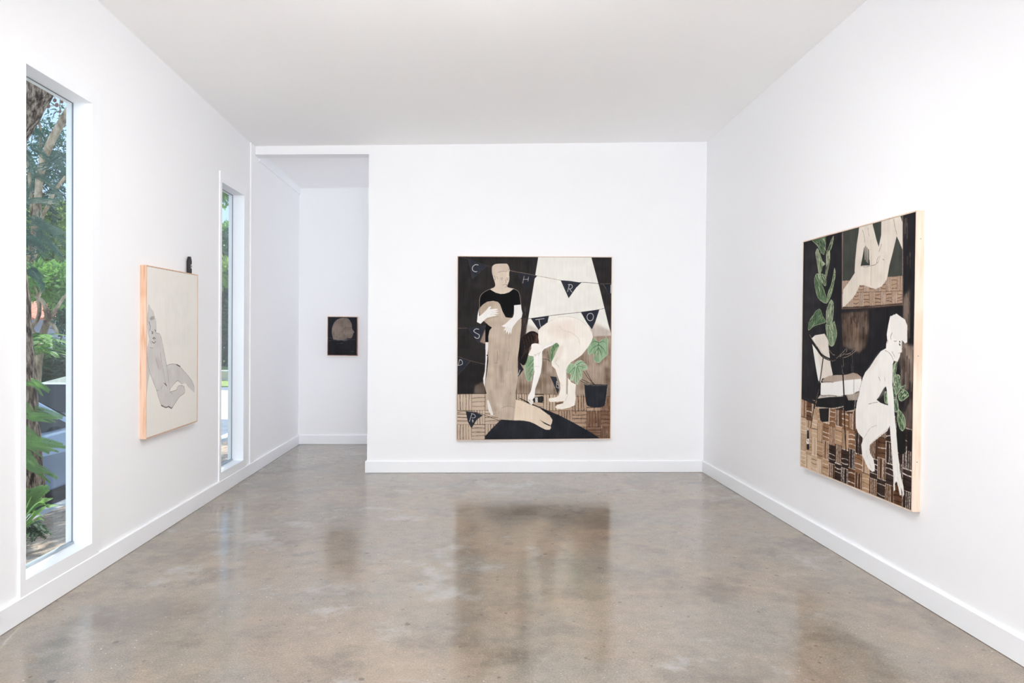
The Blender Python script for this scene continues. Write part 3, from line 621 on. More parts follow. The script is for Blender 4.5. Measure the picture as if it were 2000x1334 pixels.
    A.lines([[(400, 1008), (450, 1030), (560, 1016), (700, 1034)], [(1020, 990), (1080, 960), (1125, 945)]], (80, 66, 58), 1.8, sm=3, dry=.4)
    A.lines([[(448, 770), (520, 760), (640, 776)]], (84, 68, 60), 1.4, sm=3, dry=.3)
    bk = (36, 31, 31); hi = (168, 154, 142)
    A.line([(185, -110), (235, 0), (340, 150), (430, 275), (560, 345), (660, 350), (760, 290), (820, 230), (882, 160)], bk, 11, sm=4, w2=4)
    A.line([(560, 110), (600, 190), (660, 262)], bk, 6, sm=3)
    A.line([(780, 300), (880, 270), (970, 240), (1050, 160)], bk, 5, sm=3)
    A.lines([[(200, -110), (260, 0), (390, 165), (470, 265)], [(440, 300), (560, 350), (630, 380), (680, 360)], [(700, 330), (800, 240), (884, 150), (878, 220), (760, 300)], [(860, 262), (960, 232), (1048, 158), (1040, 210), (900, 300), (800, 320)], [(570, 180), (620, 250), (665, 270)], [(240, -60), (330, 110)]], hi, 1.5, sm=3, dry=.5)
    A.line([(450, 320), (420, 560), (372, 840), (300, 1150), (288, 1250)], bk, 5, sm=3)
    A.lines([[(440, 320), (408, 560), (358, 790)], [(370, 900), (318, 1120)]], hi, 1.2, dry=.3)
    A.line([(800, 330), (820, 640), (838, 1000), (845, 1334)], bk, 6.5, sm=3)
    A.lines([[(826, 335), (832, 480)], [(800, 460), (812, 600), (836, 620)]], hi, 1.3, dry=.3)
    A.lines([[(990, 262), (1004, 480), (1010, 600)], [(975, 440), (980, 620)]], (120, 108, 100), 1.4, dry=.4)
    fG()
    A.line([(290, 0), (250, 270), (215, 480)], bk, 5, sm=3, w2=3)
    A.line([(846, 0), (850, 420), (876, 910)], bk, 6.5, sm=3, w2=4)
    A.poly([(372, 118), (560, 112), (548, 362), (430, 372), (395, 335)], (33, 31, 32), var=7)
    A.line([(575, 112), (558, 390)], (226, 218, 208), 2., dry=.3)
    A.poly([(165, 455), (180, 540), (186, 680), (186, 885), (142, 885), (140, 700), (150, 540)], (38, 34, 34), var=5)
    A.poly([(138, 680), (184, 680), (184, 778), (138, 778)], (226, 222, 216), var=4)
    A.line([(150, 700), (172, 745)], (70, 62, 60), 2.)
    A.poly([(158, 470), (174, 470), (174, 522), (158, 522)], (222, 214, 204), var=3)
    A.poly([(650, 130), (820, 105), (825, 150), (700, 140)], (40, 30, 30), var=8)
    A.poly([(890, 190), (1010, 185), (1000, 215), (900, 210)], (48, 34, 32), var=8)
    A.line([(1035, 180), (1048, 570), (1050, 720)], (52, 40, 38), 4, sm=2, w2=2)
    A.lines([[(1085, 600), (1100, 980)], [(1130, 620), (1130, 970)], [(1165, 680), (1160, 960)]], (58, 42, 38), 6, dry=.4)
    # plant at the right
    fF()
    A.poly([(700, 760), (760, 600), (840, 640), (860, 900), (1010, 920), (1010, 1130), (940, 1334), (720, 1334)], (40, 36, 38), soft=4, var=16, a=.8)
    leaf([(706, 480), (740, 430), (780, 400), (765, 560), (740, 660), (706, 790)], (150, 168, 140), 14)
    leaf([(740, 650), (790, 640), (836, 665), (845, 800), (848, 900), (775, 1010), (735, 940), (716, 800)], (120, 142, 112), 24)
    leaf([(802, 1030), (850, 960), (920, 925), (970, 960), (1000, 1030), (930, 1090), (870, 1130), (820, 1105)], (126, 156, 120), 16)
    leaf([(935, 830), (915, 915), (872, 912), (850, 880), (890, 860)], (96, 118, 92), 6)
    leaf([(716, 1105), (780, 1095), (800, 1150), (810, 1280), (770, 1334), (722, 1300)], (96, 120, 98), 10)
    leaf([(700, 850), (750, 960), (770, 1060), (716, 1060)], (70, 96, 74), 8)
    A.line([(760, 620), (750, 900), (775, 1100), (820, 1300)], (190, 190, 170), 1.6, sm=3, dry=.4)
    fP()
    A.poly([(1750, 812), (1759, 816), (1768.5, 826), (1768.4, 884), (1762, 889), (1756, 887), (1752, 875)], (30, 29, 29), var=6)
    A.poly([(1773, 840), (1779, 839), (1782, 850), (1782, 884), (1771, 880), (1772, 860)], (34, 28, 29), var=6)
    leaf([(1754.5, 800), (1761, 806), (1767, 816), (1768.5, 832), (1763, 842), (1757, 836), (1752, 818)], (116, 140, 104), 16)
    # seated figure
    w = (232, 229, 223)
    A.poly([(1738.7, 618), (1743.5, 617), (1751, 613), (1759, 619), (1767.5, 624.5), (1772, 636), (1771.8, 669), (1767.6, 671.3), (1764.8, 668), (1762.6, 665), (1762, 687), (1758.7, 690), (1757.6, 697.5), (1753, 707.5), (1745.8, 705.5), (1743.6, 712),
            (1743, 754), (1745.8, 780), (1746.8, 805), (1752.2, 865), (1753.5, 884), (1756.5, 907), (1758, 924), (1761.5, 938.5), (1764.6, 950), (1766, 966), (1764, 971), (1762, 960), (1759.6, 952), (1761, 968), (1757.5, 968), (1755, 955), (1752.5, 944), (1750, 941), (1747.8, 946), (1748.4, 958), (1745.2, 960), (1744.8, 946), (1745.2, 932), (1743.8, 917), (1742.6, 896), (1740.3, 866), (1737.6, 832),
            (1733, 842), (1722, 850), (1706, 863), (1698.5, 870), (1697.8, 878.6), (1699.5, 886), (1705.7, 896.5), (1708.2, 910), (1708.2, 920.6), (1703, 922), (1699, 918), (1695, 914), (1690, 904), (1683.6, 889), (1682.8, 879.5), (1681.7, 869), (1686, 856.5), (1680, 850), (1675.4, 844.8), (1671.4, 834), (1671, 816.5), (1671, 805), (1673.1, 785.7), (1677.3, 773), (1680.5, 755), (1684.7, 738.5), (1689.9, 727), (1698.3, 717.5), (1709.9, 699.6), (1720.4, 686), (1730.3, 680.7), (1731.1, 671), (1733, 665), (1731.9, 653.6), (1735, 634.7)], w, var=4)
    A.poly([(1712, 781), (1717, 775), (1726, 759), (1730.3, 754.6), (1732, 762), (1734.4, 792), (1728, 790), (1720, 787)], (36, 34, 36), var=6)
    leaf([(1727, 770), (1731, 764), (1733, 780), (1733.6, 788), (1728, 786)], (120, 146, 112), 6)
    A.poly([(1740, 620), (1751, 614.5), (1766, 625), (1770.6, 637), (1770.6, 666), (1760, 664), (1748, 664), (1742, 655), (1739, 640)], (226, 222, 217), var=4, sm=2)
    fF()
    A.lines([[(725, 10), (750, 22), (775, 10)], [(828, 25), (840, 30)], [(824, 80), (842, 84)], [(805, 240), (845, 235)], [(690, 210), (720, 270), (745, 320)], [(560, 190), (620, 220), (680, 290), (710, 360)], [(440, 680), (470, 760)], [(545, 680), (560, 760)], [(250, 1185), (340, 1160), (420, 1150)], [(120, 770), (60, 1000)]], (150, 138, 130), 1.6, sm=3, dry=.4)
    A.lines([[(826, 70), (840, 92)], [(830, 22), (836, 34)]], (46, 38, 38), 3)
    A.lines([[(870, 10), (872, 200)], [(850, 245), (835, 310), (795, 400)], [(720, 385), (780, 402)]], (110, 92, 82), 1.6, sm=2, dry=.3)
    A.wash([(470, 200), (380, 330), (260, 500), (200, 600), (300, 560), (420, 400)], (214, 204, 196), .45, 8, 6)
    A.wash([(400, 1120), (560, 860), (540, 1000), (470, 1060)], (206, 194, 184), .4, 5, 6)
    fD()
    A.lines([[(690, 1100), (665, 1160), (668, 1220)], [(610, 1240), (600, 1290)]], (96, 82, 76), 1.6, sm=2, dry=.3)
    fP()
    A.lines([[(1686, 857), (1692, 848), (1700, 836), (1712, 831)], [(1699, 869), (1710, 858), (1736, 836)], [(1752, 905), (1754, 928)], [(1747.5, 925), (1746, 945)], [(1692, 880), (1694, 896)], [(1698, 905), (1702, 915)], [(1753, 932), (1757, 952)]], (186, 176, 166), 1.3, sm=3, dry=.4)
    A.grain(4)
    return A.out()

# ---- the pale drawing on the left wall
def art_left():
    A = Art(340, 460, [(286.2, 519.5), (386.2, 538.), (385.0, 823.6), (286.2, 855.8)], (231, 228, 221), 7)
    A.frame(275, 590, 6.061)
    g = (204, 201, 197)
    A.wash([(100, -300), (600, -200), (600, 500), (300, 700)], (226, 224, 217), .6, 30, 6)
    A.poly([(68, 560), (80, 600), (110, 840), (85, 980), (70, 1120), (60, 1130), (60, 600)], g, var=6)
    A.poly([(85, 62), (92, 32), (103, 34), (112, 68), (150, 115), (166, 180), (178, 260), (184, 370), (215, 376), (240, 420), (270, 560), (300, 720), (312, 758), (370, 740), (440, 750), (482, 790), (540, 860), (600, 930), (636, 1000), (640, 1082), (600, 1052), (560, 1010), (530, 968), (490, 982), (440, 940), (400, 972), (360, 1016), (346, 1068), (420, 1048), (440, 1010), (490, 994), (520, 1000), (524, 1080), (460, 1132), (380, 1256), (360, 1265), (330, 1246), (300, 1256), (265, 1238), (240, 1228), (210, 1130), (180, 1030), (130, 900), (100, 840), (80, 720), (66, 560), (105, 445), (85, 370), (78, 260), (80, 150)], g, var=8)
    A.poly([(100, 200), (130, 172), (162, 170), (166, 205), (120, 222)], (176, 171, 168), soft=1, var=20)
    A.wash([(160, 640), (240, 700), (260, 820), (200, 800)], (190, 178, 176), .5, 6, 8)
    d = (86, 76, 72)
    A.lines([[(96, 235), (104, 270), (112, 300), (104, 340)], [(130, 352), (144, 362), (136, 378)], [(164, 335), (178, 345), (174, 360)], [(140, 440), (156, 425), (176, 440)], [(132, 470), (154, 492), (176, 470)], [(150, 430), (160, 450)]], d, 2.2, sm=3, dry=.2)
    A.lines([[(176, 200), (182, 300), (182, 372), (215, 376), (242, 425), (270, 560), (300, 720), (318, 830), (345, 1060)], [(104, 445), (125, 500)], [(108, 545), (145, 552)], [(66, 545), (72, 600), (90, 770), (130, 900), (180, 1030), (210, 1130), (244, 1228)], [(232, 600), (245, 700), (268, 820), (290, 950), (318, 1025)],
             [(180, 675), (200, 750), (215, 790)], [(305, 758), (370, 740), (440, 752), (480, 788), (560, 880), (612, 950), (638, 1030)], [(350, 1030), (400, 972), (440, 938), (490, 982)], [(345, 1070), (420, 1050), (440, 1008), (490, 996), (522, 1040), (520, 1085), (455, 1135), (372, 1258)], [(190, 1055), (215, 1045)], [(240, 1030), (262, 990)], [(270, 965), (300, 985)], [(350, 1072), (372, 1092)], [(80, 130), (76, 260), (90, 380), (105, 430)]], (140, 132, 126), 1.5, sm=3, dry=.35)
    A.lines([[(425, 748), (466, 770)], [(244, 1228), (300, 1254), (330, 1244), (362, 1264), (375, 1250)], [(286, 970), (306, 996)], [(134, 372), (140, 378)]], (78, 68, 64), 3.4, sm=3, dry=.3)
    A.grain(3)
    return A.out()

# ---- the small dark profile on the far wall
def art_small():
    A = Art(150, 200, [(641.6, 617.5), (698.2, 617.5), (698.2, 692.7), (641.6, 692.7)], (35, 37, 43), 9)
    A.frame(620, 600, 12.13)
    A.poly([(250, 740), (960, 740), (960, 1140), (250, 1140)], (36, 36, 39), var=5)
    A.poly([(355, 520), (370, 430), (420, 330), (480, 272), (560, 240), (640, 230), (700, 234), (748, 256), (790, 310), (820, 380), (825, 450), (836, 498), (885, 576), (856, 586), (858, 620), (846, 650), (826, 702), (790, 720), (720, 714), (700, 735), (640, 760), (540, 768), (430, 757), (388, 745), (366, 660), (352, 590)], (128, 115, 106), sm=2, var=18)
    A.wash([(360, 480), (520, 300), (600, 500), (620, 700), (400, 730)], (138, 123, 110), .5, 6, 22)
    A.lines([[(720, 470), (770, 462), (815, 468)], [(755, 500), (785, 508)], [(700, 440), (650, 490), (600, 570)], [(640, 610), (650, 680)], [(560, 490), (566, 500)], [(800, 630), (850, 625)], [(530, 610), (520, 660)], [(400, 560), (410, 650)], [(460, 700), (480, 690)], [(690, 715), (800, 722)]], (76, 66, 62), 1.6, sm=3, dry=.4)
    A.lines([[(270, 712), (330, 715), (390, 740), (470, 758), (600, 770), (700, 760)], [(700, 745), (820, 750), (940, 740)], [(290, 780), (420, 770), (560, 790)], [(640, 780), (720, 770)], [(480, 850), (620, 835)], [(740, 1015), (880, 1040)]], (84, 86, 96), 2., sm=3, dry=.7)
    A.wash([(600, 740), (740, 730), (700, 780), (620, 790)], (104, 100, 104), .7, 2, 14)
    A.grain(5)
    return A.out()
# ---------------------------------------------------------------- the room
XL, XR, YB, YF, YN = -2.308, 2.534, 7.403, 9.294, -7.5      # left, right, back wall, far wall of the passage, street front
TH = .142; BH, BT = .124, .018
def ceil_z(x, y): return 3.6978 + .0344*x - .0239*y
W1 = (3.682, 4.300, .203, 2.861); W2 = (6.448, 7.060, .199, 2.858)   # y0 y1 z0 z1 of the two tall openings
def struct(name, bm, m, smooth=False): return prop(mesh_obj(name, bm, m, smooth=smooth), kind='structure')

bm = bmesh.new(); box(bm, (XL-.02, YN-.1, -.12), (XR+.02, YF+.1, 0)); struct('floor', bm, FLOORM)
bm = bmesh.new()
cs = [(XL-TH, YN-.1), (XR+.1, YN-.1), (XR+.1, YF+.1), (XL-TH, YF+.1)]
prism(bm, [(x, y, ceil_z(x, y)) for x, y in cs], (0, 0, .15)); struct('ceiling', bm, CEIL)
bm = bmesh.new(); ys = [YN-.1, W1[0], W1[1], W2[0], W2[1], YF+.1]
def wall_piece(bm, y0, y1, z0=0., z1=None):
    tops = [ceil_z(XL, y) + .02 if z1 is None else z1 for y in (y0, y1)]
    prism(bm, [(XL, y0, z0), (XL, y1, z0), (XL, y1, tops[1]), (XL, y0, tops[0])], (-TH, 0, 0))
for a, b in ((ys[0], ys[1]), (ys[2], ys[3]), (ys[4], ys[5])): wall_piece(bm, a, b, -.12)
for W in (W1, W2): wall_piece(bm, W[0], W[1], -.12, W[2]); wall_piece(bm, W[0], W[1], W[3])
bmesh.ops.remove_doubles(bm, verts=bm.verts, dist=.0005)
struct('wall_left', bm, WALL)
bm = bmesh.new(); box(bm, (XR, YN-.1, -.12), (XR+.1, YF+.1, 4.1)); struct('wall_right', bm, WALL)
# back wall and the shallow beam over the passage opening
XO = -1.115
bm = bmesh.new()
prism(bm, [(XO, YB, 0), (XR, YB, 0), (XR, YB, ceil_z(XR, YB)+.02), (XO, YB, ceil_z(XO, YB)+.02)], (0, .15, 0)); struct('wall_back', bm, WALL)
bm = bmesh.new()
prism(bm, [(XL, YB, 3.355), (XO, YB, 3.388), (XO, YB, ceil_z(XO, YB)+.02), (XL, YB, ceil_z(XL, YB)+.02)], (0, .15, 0)); struct('trim_1', bm, WALL)
bm = bmesh.new(); box(bm, (XL-.1, YF, -.12), (XR+.1, YF+.1, 4.1)); struct('wall_far', bm, WALL)
bm = bmesh.new(); box(bm, (1.7, YB+.15, 0), (1.8, YF, 3.6)); struct('wall_passage', bm, WALL)
# unseen street front: posts and head round a wide opening added for light
bm = bmesh.new()
box(bm, (XL, YN-.1, 0), (-2.05, YN, 4.15)); box(bm, (2.25, YN-.1, 0), (XR, YN, 4.15)); box(bm, (-2.05, YN-.1, 3.3), (2.25, YN, 4.15)); box(bm, (-2.05, YN-.1, 0), (2.25, YN, .15))
struct('wall_front', bm, WALL)
# pilaster strip where the beam meets the left wall, crown board in the passage
bm = bmesh.new(); prism(bm, [(XL, 7.27, BH), (XL, YB+.001, BH), (XL, YB+.001, ceil_z(XL, YB)), (XL, 7.27, ceil_z(XL, 7.27))], (.012, 0, 0)); struct('trim_2', bm, WALL)
bm = bmesh.new(); z = lambda y: ceil_z(XL, y)
prism(bm, [(XL, YB+.15, z(YB+.15)-.115), (XL, YF, z(YF)-.085), (XL, YF, z(YF)+.01), (XL, YB+.15, z(YB+.15)+.01)], (.016, 0, 0)); struct('trim_3', bm, TRIM)

def baseboard(name, a, b, n):                   # a,b along the wall foot, n into the room
    a, b, n = Vector(a), Vector(b), Vector(n)
    bm = bmesh.new(); g = Vector((0, 0, .0025)); h = Vector((0, 0, BH)); c = Vector((0, 0, BH-.003))
    prism(bm, [a+g, a+g+n*BT, a+c+n*BT, a+h+n*(BT-.004), a+h], b-a)
    return struct(name, bm, TRIM)
baseboard('baseboard_left', (XL, YN, 0), (XL, YF, 0), (1, 0, 0))
baseboard('baseboard_right', (XR, YN, 0), (XR, YB, 0), (-1, 0, 0))
baseboard('baseboard_back', (XO-BT, YB, 0), (XR, YB, 0), (0, -1, 0))
baseboard('baseboard_back_end', (XO, YB, 0), (XO, YB+.15, 0), (-1, 0, 0))
baseboard('baseboard_far', (XL, YF, 0), (1.7, YF, 0), (0, -1, 0))

def window(n, W, label):
    y0, y1, z0, z1 = W; xg = -2.412
    root = empty(f'window_{n}', (xg, (y0+y1)/2, z0), kind='structure'); inv = Vector(root.location)
    def sub(name, bm, m):
        bmesh.ops.translate(bm, verts=bm.verts, vec=-inv); return mesh_obj(name, bm, m, root)
    bm = bmesh.new(); w = .08 if n == 1 else .078; l = .045; top = .095; ca, cb = XL, XL+.012
    box(bm, (ca, y0-l, BH), (cb, y0, z1+top)); box(bm, (ca, y1, BH), (cb, y1+w, z1+top))
    box(bm, (ca, y0, z1), (cb, y1, z1+top)); box(bm, (ca, y0, BH), (cb, y1, z0))
    sub('casing', bm, TRIM)
    bm = bmesh.new(); box(bm, (xg-.0025, y0+.001, z0+.001), (xg+.0025, y1-.001, z1-.001)); sub('glass_pane', bm, GLASS)
    bm = bmesh.new(); box(bm, (xg-.012, y0+.001, z0), (xg+.012, y1-.001, z0+.016), .002); sub('bottom_channel', bm, METAL)
    bm = bmesh.new(); box(bm, (xg-.003, y1-.003, z0+.016), (xg+.004, y1, z1)); box(bm, (xg-.003, y0, z1-.003), (xg+.004, y1-.003, z1)); sub('gasket', bm, GASK)
window(1, W1, ''); window(2, W2, '')

# raceway on the baseboard at the near left
rc = empty('cable_raceway', (XL+BT+.014, 3.18, .08), 'short white cable raceway with an end cap, mounted on the left baseboard nearest the camera', 'raceway')
bm = bmesh.new(); box(bm, (-.014, -.4, 0), (.012, .24, .042), .004); mesh_obj('channel', bm, TRIM, rc)
bm = bmesh.new(); box(bm, (-.014, .24, -.002), (.014, .262, .044), .004); mesh_obj('end_cap', bm, TRIM, rc)

# added unseen ceiling fixtures for the lights over the near half of the room
FXM = mat('white_enamel', (235, 235, 235), .4)
TUBE = bpy.data.materials.new('lit_tube'); TUBE.use_nodes = True
_n = TUBE.node_tree.nodes['Principled BSDF']; _n.inputs['Emission Color'].default_value = (1, .98, .95, 1); _n.inputs['Emission Strength'].default_value = 3
for i, (x, y) in enumerate(FIX):
    f = empty('ceiling_light', (x, y, 3.28), ['white fluorescent ceiling fixture nearest the street front', 'white fluorescent ceiling fixture in the middle of the row of three', 'white fluorescent ceiling fixture farthest from the street front, nearest the first window'][i], 'ceiling light', 'fluorescent fixtures over the near half of the room')
    bm = bmesh.new(); box(bm, (-.62, -.05, 0), (.62, .05, .05), .01); h = ceil_z(x, y) - 3.28
    box(bm, (-.4, -.01, .04), (-.38, .01, h)); box(bm, (.38, -.01, .04), (.4, .01, h)); mesh_obj('housing', bm, FXM, f)
    bm = bmesh.new(); tube(bm, [(-.6, -.06, .02), (.6, -.06, .02)], [.012, .012]); tube(bm, [(-.6, .06, .02), (.6, .06, .02)], [.012, .012]); mesh_obj('lit_tube', bm, TUBE, f, True)

# ---------------------------------------------------------------- the hung works
def painting(label, img, corner, du, dv, nrm, depth, wood_m, fw=.007, nails=()):
    """corner: top left of the frame face, du across, dv down, nrm towards the room"""
    c, du, dv, nrm = Vector(corner), Vector(du), Vector(dv), Vector(nrm).normalized()
    u, v = du.normalized(), dv.normalized(); Wd, Hg = du.length, dv.length
    base = c + dv + du*.5 - nrm*depth
    root = empty('framed_painting', base, label, 'painting')
    P = lambda a, b, d: c + u*a + v*b + nrm*d - base
    bm = bmesh.new()
    for (a0, b0, a1, b1) in ((0, 0, Wd, fw), (0, Hg-fw, Wd, Hg), (0, fw, fw, Hg-fw), (Wd-fw, fw, Wd, Hg-fw)):
        q = [P(a0, b0, 0), P(a1, b0, 0), P(a1, b1, 0), P(a0, b1, 0)]; prism(bm, q, -nrm*depth)
    fr = mesh_obj('frame', bm, wood_m, root)
    for (a, b, d) in nails:
        bm = bmesh.new(); p = P(a, b, d); bmesh.ops.create_uvsphere(bm, u_segments=8, v_segments=6, radius=.0032, matrix=Matrix.Translation(p)); mesh_obj('nail', bm, GASK, fr)
    bm = bmesh.new(); g = .0015                   # stretcher body behind the painted face
    q = [P(fw+g, fw+g, -.003), P(Wd-fw-g, fw+g, -.003), P(Wd-fw-g, Hg-fw-g, -.003), P(fw+g, Hg-fw-g, -.003)]; prism(bm, q, -nrm*(depth-.01))
    mesh_obj('stretcher', bm, WALL, root)
    h, wd = img.shape[:2]
    a = np.linspace(fw+g, Wd-fw-g, wd); b = np.linspace(fw+g, Hg-fw-g, h); A, Bb = np.meshgrid(a, b)
    o0 = np.array(c - base + nrm*(-.002)); V = o0 + A[..., None]*np.array(u) + Bb[..., None]*np.array(v)
    idx = np.arange(h*wd).reshape(h, wd); F = np.stack([idx[:-1, :-1], idx[1:, :-1], idx[1:, 1:], idx[:-1, 1:]], -1).reshape(-1, 4)
    if np.cross(np.array(v), np.array(u)) @ np.array(nrm) < 0: F = F[:, ::-1]
    me = bpy.data.meshes.new('painted_canvas'); me.vertices.add(h*wd); me.vertices.foreach_set('co', V.reshape(-1).astype(np.float32))
    nf = len(F); me.loops.add(nf*4); me.polygons.add(nf); me.loops.foreach_set('vertex_index', F.reshape(-1).astype(np.int32))
    me.polygons.foreach_set('loop_start', np.arange(0, nf*4, 4, dtype=np.int32)); me.update(calc_edges=True); me.validate()
    at_ = me.color_attributes.new('paint', 'FLOAT_COLOR', 'POINT')
    x = img.astype(np.float64); lin = np.where(x <= .04045, x/12.92, ((x+.055)/1.055)**2.4)
    rgba = np.ones((h*wd, 4), np.float32); rgba[:, :3] = lin.reshape(-1, 3); at_.data.foreach_set('color', rgba.reshape(-1))
    me.materials.append(PAINT); cv = bpy.data.objects.new('painted_canvas', me); COL.objects.link(cv); cv.parent = root
    return root
PAINT = paint_mat('oil_paint')
E2 = .003
painting('very large framed painting on the back wall with pennants, a standing and a bending figure', art_back(),
         (-.1705, 7.3534, 2.3185), (1.664, 0, .0155), (.0035, 0, -1.967), (0, -1, 0), .05, PINE)
painting('framed painting on the right wall with a pale crouching figure beside an armchair', art_right(),
         (2.4862, 5.083, 2.2145), (0, -1.337, -.002), (0, 0, -1.703), (-1, 0, 0), .048, PINE, nails=[(1.337, .16, -.026), (1.337, .82, -.022), (1.337, 1.42, -.026)])
painting('pale framed drawing of a reclining grey figure on the left wall between the two windows', art_left(),
         (-2.2644, 4.9215, 1.952), (0, .897, .008), (0, 0, -1.212), (1, 0, 0), .0437, PINE2)
painting('small dark painting of a head in profile, on the far wall of the passage', art_small(),
         (-1.9255, 9.255, 1.7035), (.397, 0, 0), (0, 0, -.521), (0, -1, 0), .039, CEDAR)

# black bottle standing on the top edge of the left drawing
BLK = mat('matte_black', (50, 48, 50), .55, .3); LAB = mat('cream_label', (222, 212, 204), .6)
bt = empty('small_bottle', (-2.287, 5.70, 1.9585), 'small black bottle with a cream label standing on top of the pale drawing', 'bottle')
bm = bmesh.new(); lathe(bm, [(.0180, 0), (.0190, .003), (.0190, .092), (.0178, .106), (.0155, .120), (.0138, .127)]); mesh_obj('body', bm, BLK, bt, True)
bm = bmesh.new(); lathe(bm, [(.0136, .127), (.0130, .135), (.0118, .1365)]); mesh_obj('cap', bm, BLK, bt, True)
bm = bmesh.new(); prism(bm, [(.0138*math.cos(a), .0138*math.sin(a), .117) for a in (-.3, 0, .3, .6)], (.0026, .0008, .010)); mesh_obj('cream_dab', bm, LAB, bt)
bm = bmesh.new(); vs = []
for k in range(9):
    t = math.radians(-30 + k*12); r = .0194
    vs.append((bm.verts.new((r*math.cos(t), r*math.sin(t), .040)), bm.verts.new((r*math.cos(t), r*math.sin(t), .076))))
for a, b in zip(vs, vs[1:]): bm.faces.new([a[0], b[0], b[1], a[1]])
lb = mesh_obj('paper_label', bm, LAB, bt, True)
bm = bmesh.new(); box(bm, (.0188, -.004, .050), (.0199, .003, .066)); mesh_obj('label_mark', bm, BLK, lb)
# ---------------------------------------------------------------- outside the two windows
rng = random.Random(11)
SOIL = mat('wood_chip_mulch', (196, 172, 148), .95, .1)
t1 = tex(SOIL, 'ShaderNodeTexNoise', 9, 6, .75); t2 = tex(SOIL, 'ShaderNodeTexNoise', 60, 3, .7, (1, 3, 1))
setc(SOIL, mix(SOIL, .5, ramp(SOIL, t1.outputs[0], [(.38, (112, 88, 70)), (.5, (186, 160, 136)), (.64, (232, 214, 196))]), ramp(SOIL, t2.outputs[0], [(.38, (122, 98, 80)), (.62, (240, 226, 212))]))); bump(SOIL, t2.outputs[0], .8, .02)
ASPH = mat('asphalt', (112, 122, 136), .9, .2); ta = tex(ASPH, 'ShaderNodeTexNoise', 3, 6, .7); setc(ASPH, ramp(ASPH, ta.outputs[0], [(.3, (96, 106, 122)), (.7, (132, 142, 154))]))
CONC = mat('pale_concrete', (196, 194, 190), .9, .2); tb = tex(CONC, 'ShaderNodeTexNoise', 2, 5, .6); setc(CONC, ramp(CONC, tb.outputs[0], [(.3, (176, 176, 176)), (.7, (208, 205, 200))]))
TURF = mat('turf', (128, 150, 88), .95, .1); tc_ = tex(TURF, 'ShaderNodeTexNoise', 8, 6, .7); setc(TURF, ramp(TURF, tc_.outputs[0], [(.3, (96, 124, 66)), (.7, (160, 176, 110))]))
STUC = mat('white_stucco', (226, 228, 232), .9, .2); STUB = mat('pale_blue_stucco', (176, 188, 208), .9, .2)
TILE = mat('terracotta_tiles', (206, 134, 112), .8, .2); tt = tex(TILE, 'ShaderNodeTexNoise', 3, 4, .6); setc(TILE, ramp(TILE, tt.outputs[0], [(.3, (184, 108, 88)), (.7, (224, 158, 138))]))
BARK = mat('grey_furrowed_bark', (136, 118, 102), .95, .1)
tk = tex(BARK, 'ShaderNodeTexNoise', 34, 6, .7, (1, 1, .22)); setc(BARK, ramp(BARK, tk.outputs[0], [(.40, (44, 34, 30)), (.5, (132, 110, 92)), (.60, (196, 176, 156))])); bump(BARK, tk.outputs[0], 1., .03)
BARKT = mat('tan_smooth_bark', (160, 140, 118), .9, .1)
tk2 = tex(BARKT, 'ShaderNodeTexNoise', 6, 5, .6, (1, 1, .5)); setc(BARKT, ramp(BARKT, tk2.outputs[0], [(.36, (92, 76, 64)), (.52, (170, 148, 122)), (.66, (204, 184, 158))])); bump(BARKT, tk2.outputs[0], .4, .02)
def leafm(name, col, trans=.45):
    m = mat(name, col, .55, .35); N, L, b = nodes(m)
    tr = N.new('ShaderNodeBsdfTranslucent'); tr.inputs[0].default_value = srgb(tuple(min(255, int(v*1.12)) for v in col)); mx = N.new('ShaderNodeMixShader'); mx.inputs[0].default_value = trans
    o = N['Material Output']; L.new(b.outputs[0], mx.inputs[1]); L.new(tr.outputs[0], mx.inputs[2]); L.new(mx.outputs[0], o.inputs[0]); return m
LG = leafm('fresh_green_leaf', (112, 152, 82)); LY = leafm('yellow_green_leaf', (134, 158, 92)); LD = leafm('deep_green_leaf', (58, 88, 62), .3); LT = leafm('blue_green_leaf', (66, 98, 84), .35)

# ground: a sloping planting bed, the street, the far pavement
def slab(name, pts, m, th=.2): 
    bm = bmesh.new(); prism(bm, pts, (0, 0, -th)); return struct(name, bm, m)
ZS = -.70
slab('ground_planting_bed', [(-2.45, -4, -.06), (-2.45, 11.2, -.06), (-4.15, 11.2, -.30), (-4.15, -4, -.30)], SOIL, .8)
slab('ground_side_path', [(-2.45, 11.2, -.10), (-2.45, 60, -.10), (-4.15, 60, -.30), (-4.15, 11.2, -.30)], CONC, .8)
slab('ground_curb', [(-4.15, -4, -.30), (-4.15, 60, -.30), (-4.30, 60, -.30), (-4.30, -4, -.30)], CONC, .6)
slab('ground_street', [(-4.3, -4, ZS), (-4.3, 17.5, ZS), (-8.2, 17.5, ZS), (-8.2, -4, ZS)], ASPH)
slab('ground_crossing', [(-4.3, 17.5, ZS), (-4.3, 26, ZS), (-40, 26, ZS), (-40, 17.5, ZS), (-8.2, 17.5, ZS)], CONC)
slab('ground_far_street', [(-4.3, 26, ZS), (-4.3, 27.5, ZS), (-40, 27.5, ZS), (-40, 26, ZS)], ASPH)
slab('ground_lawn', [(-4.3, 27.5, ZS+.04), (-4.3, 70, ZS+.06), (-60, 70, ZS+.06), (-60, 27.5, ZS+.04)], TURF, .3)
slab('ground_far_pavement', [(-8.2, -4, ZS+.12), (-8.2, 17.5, ZS+.12), (-40, 17.5, ZS+.12), (-40, -4, ZS+.12)], CONC, .3)

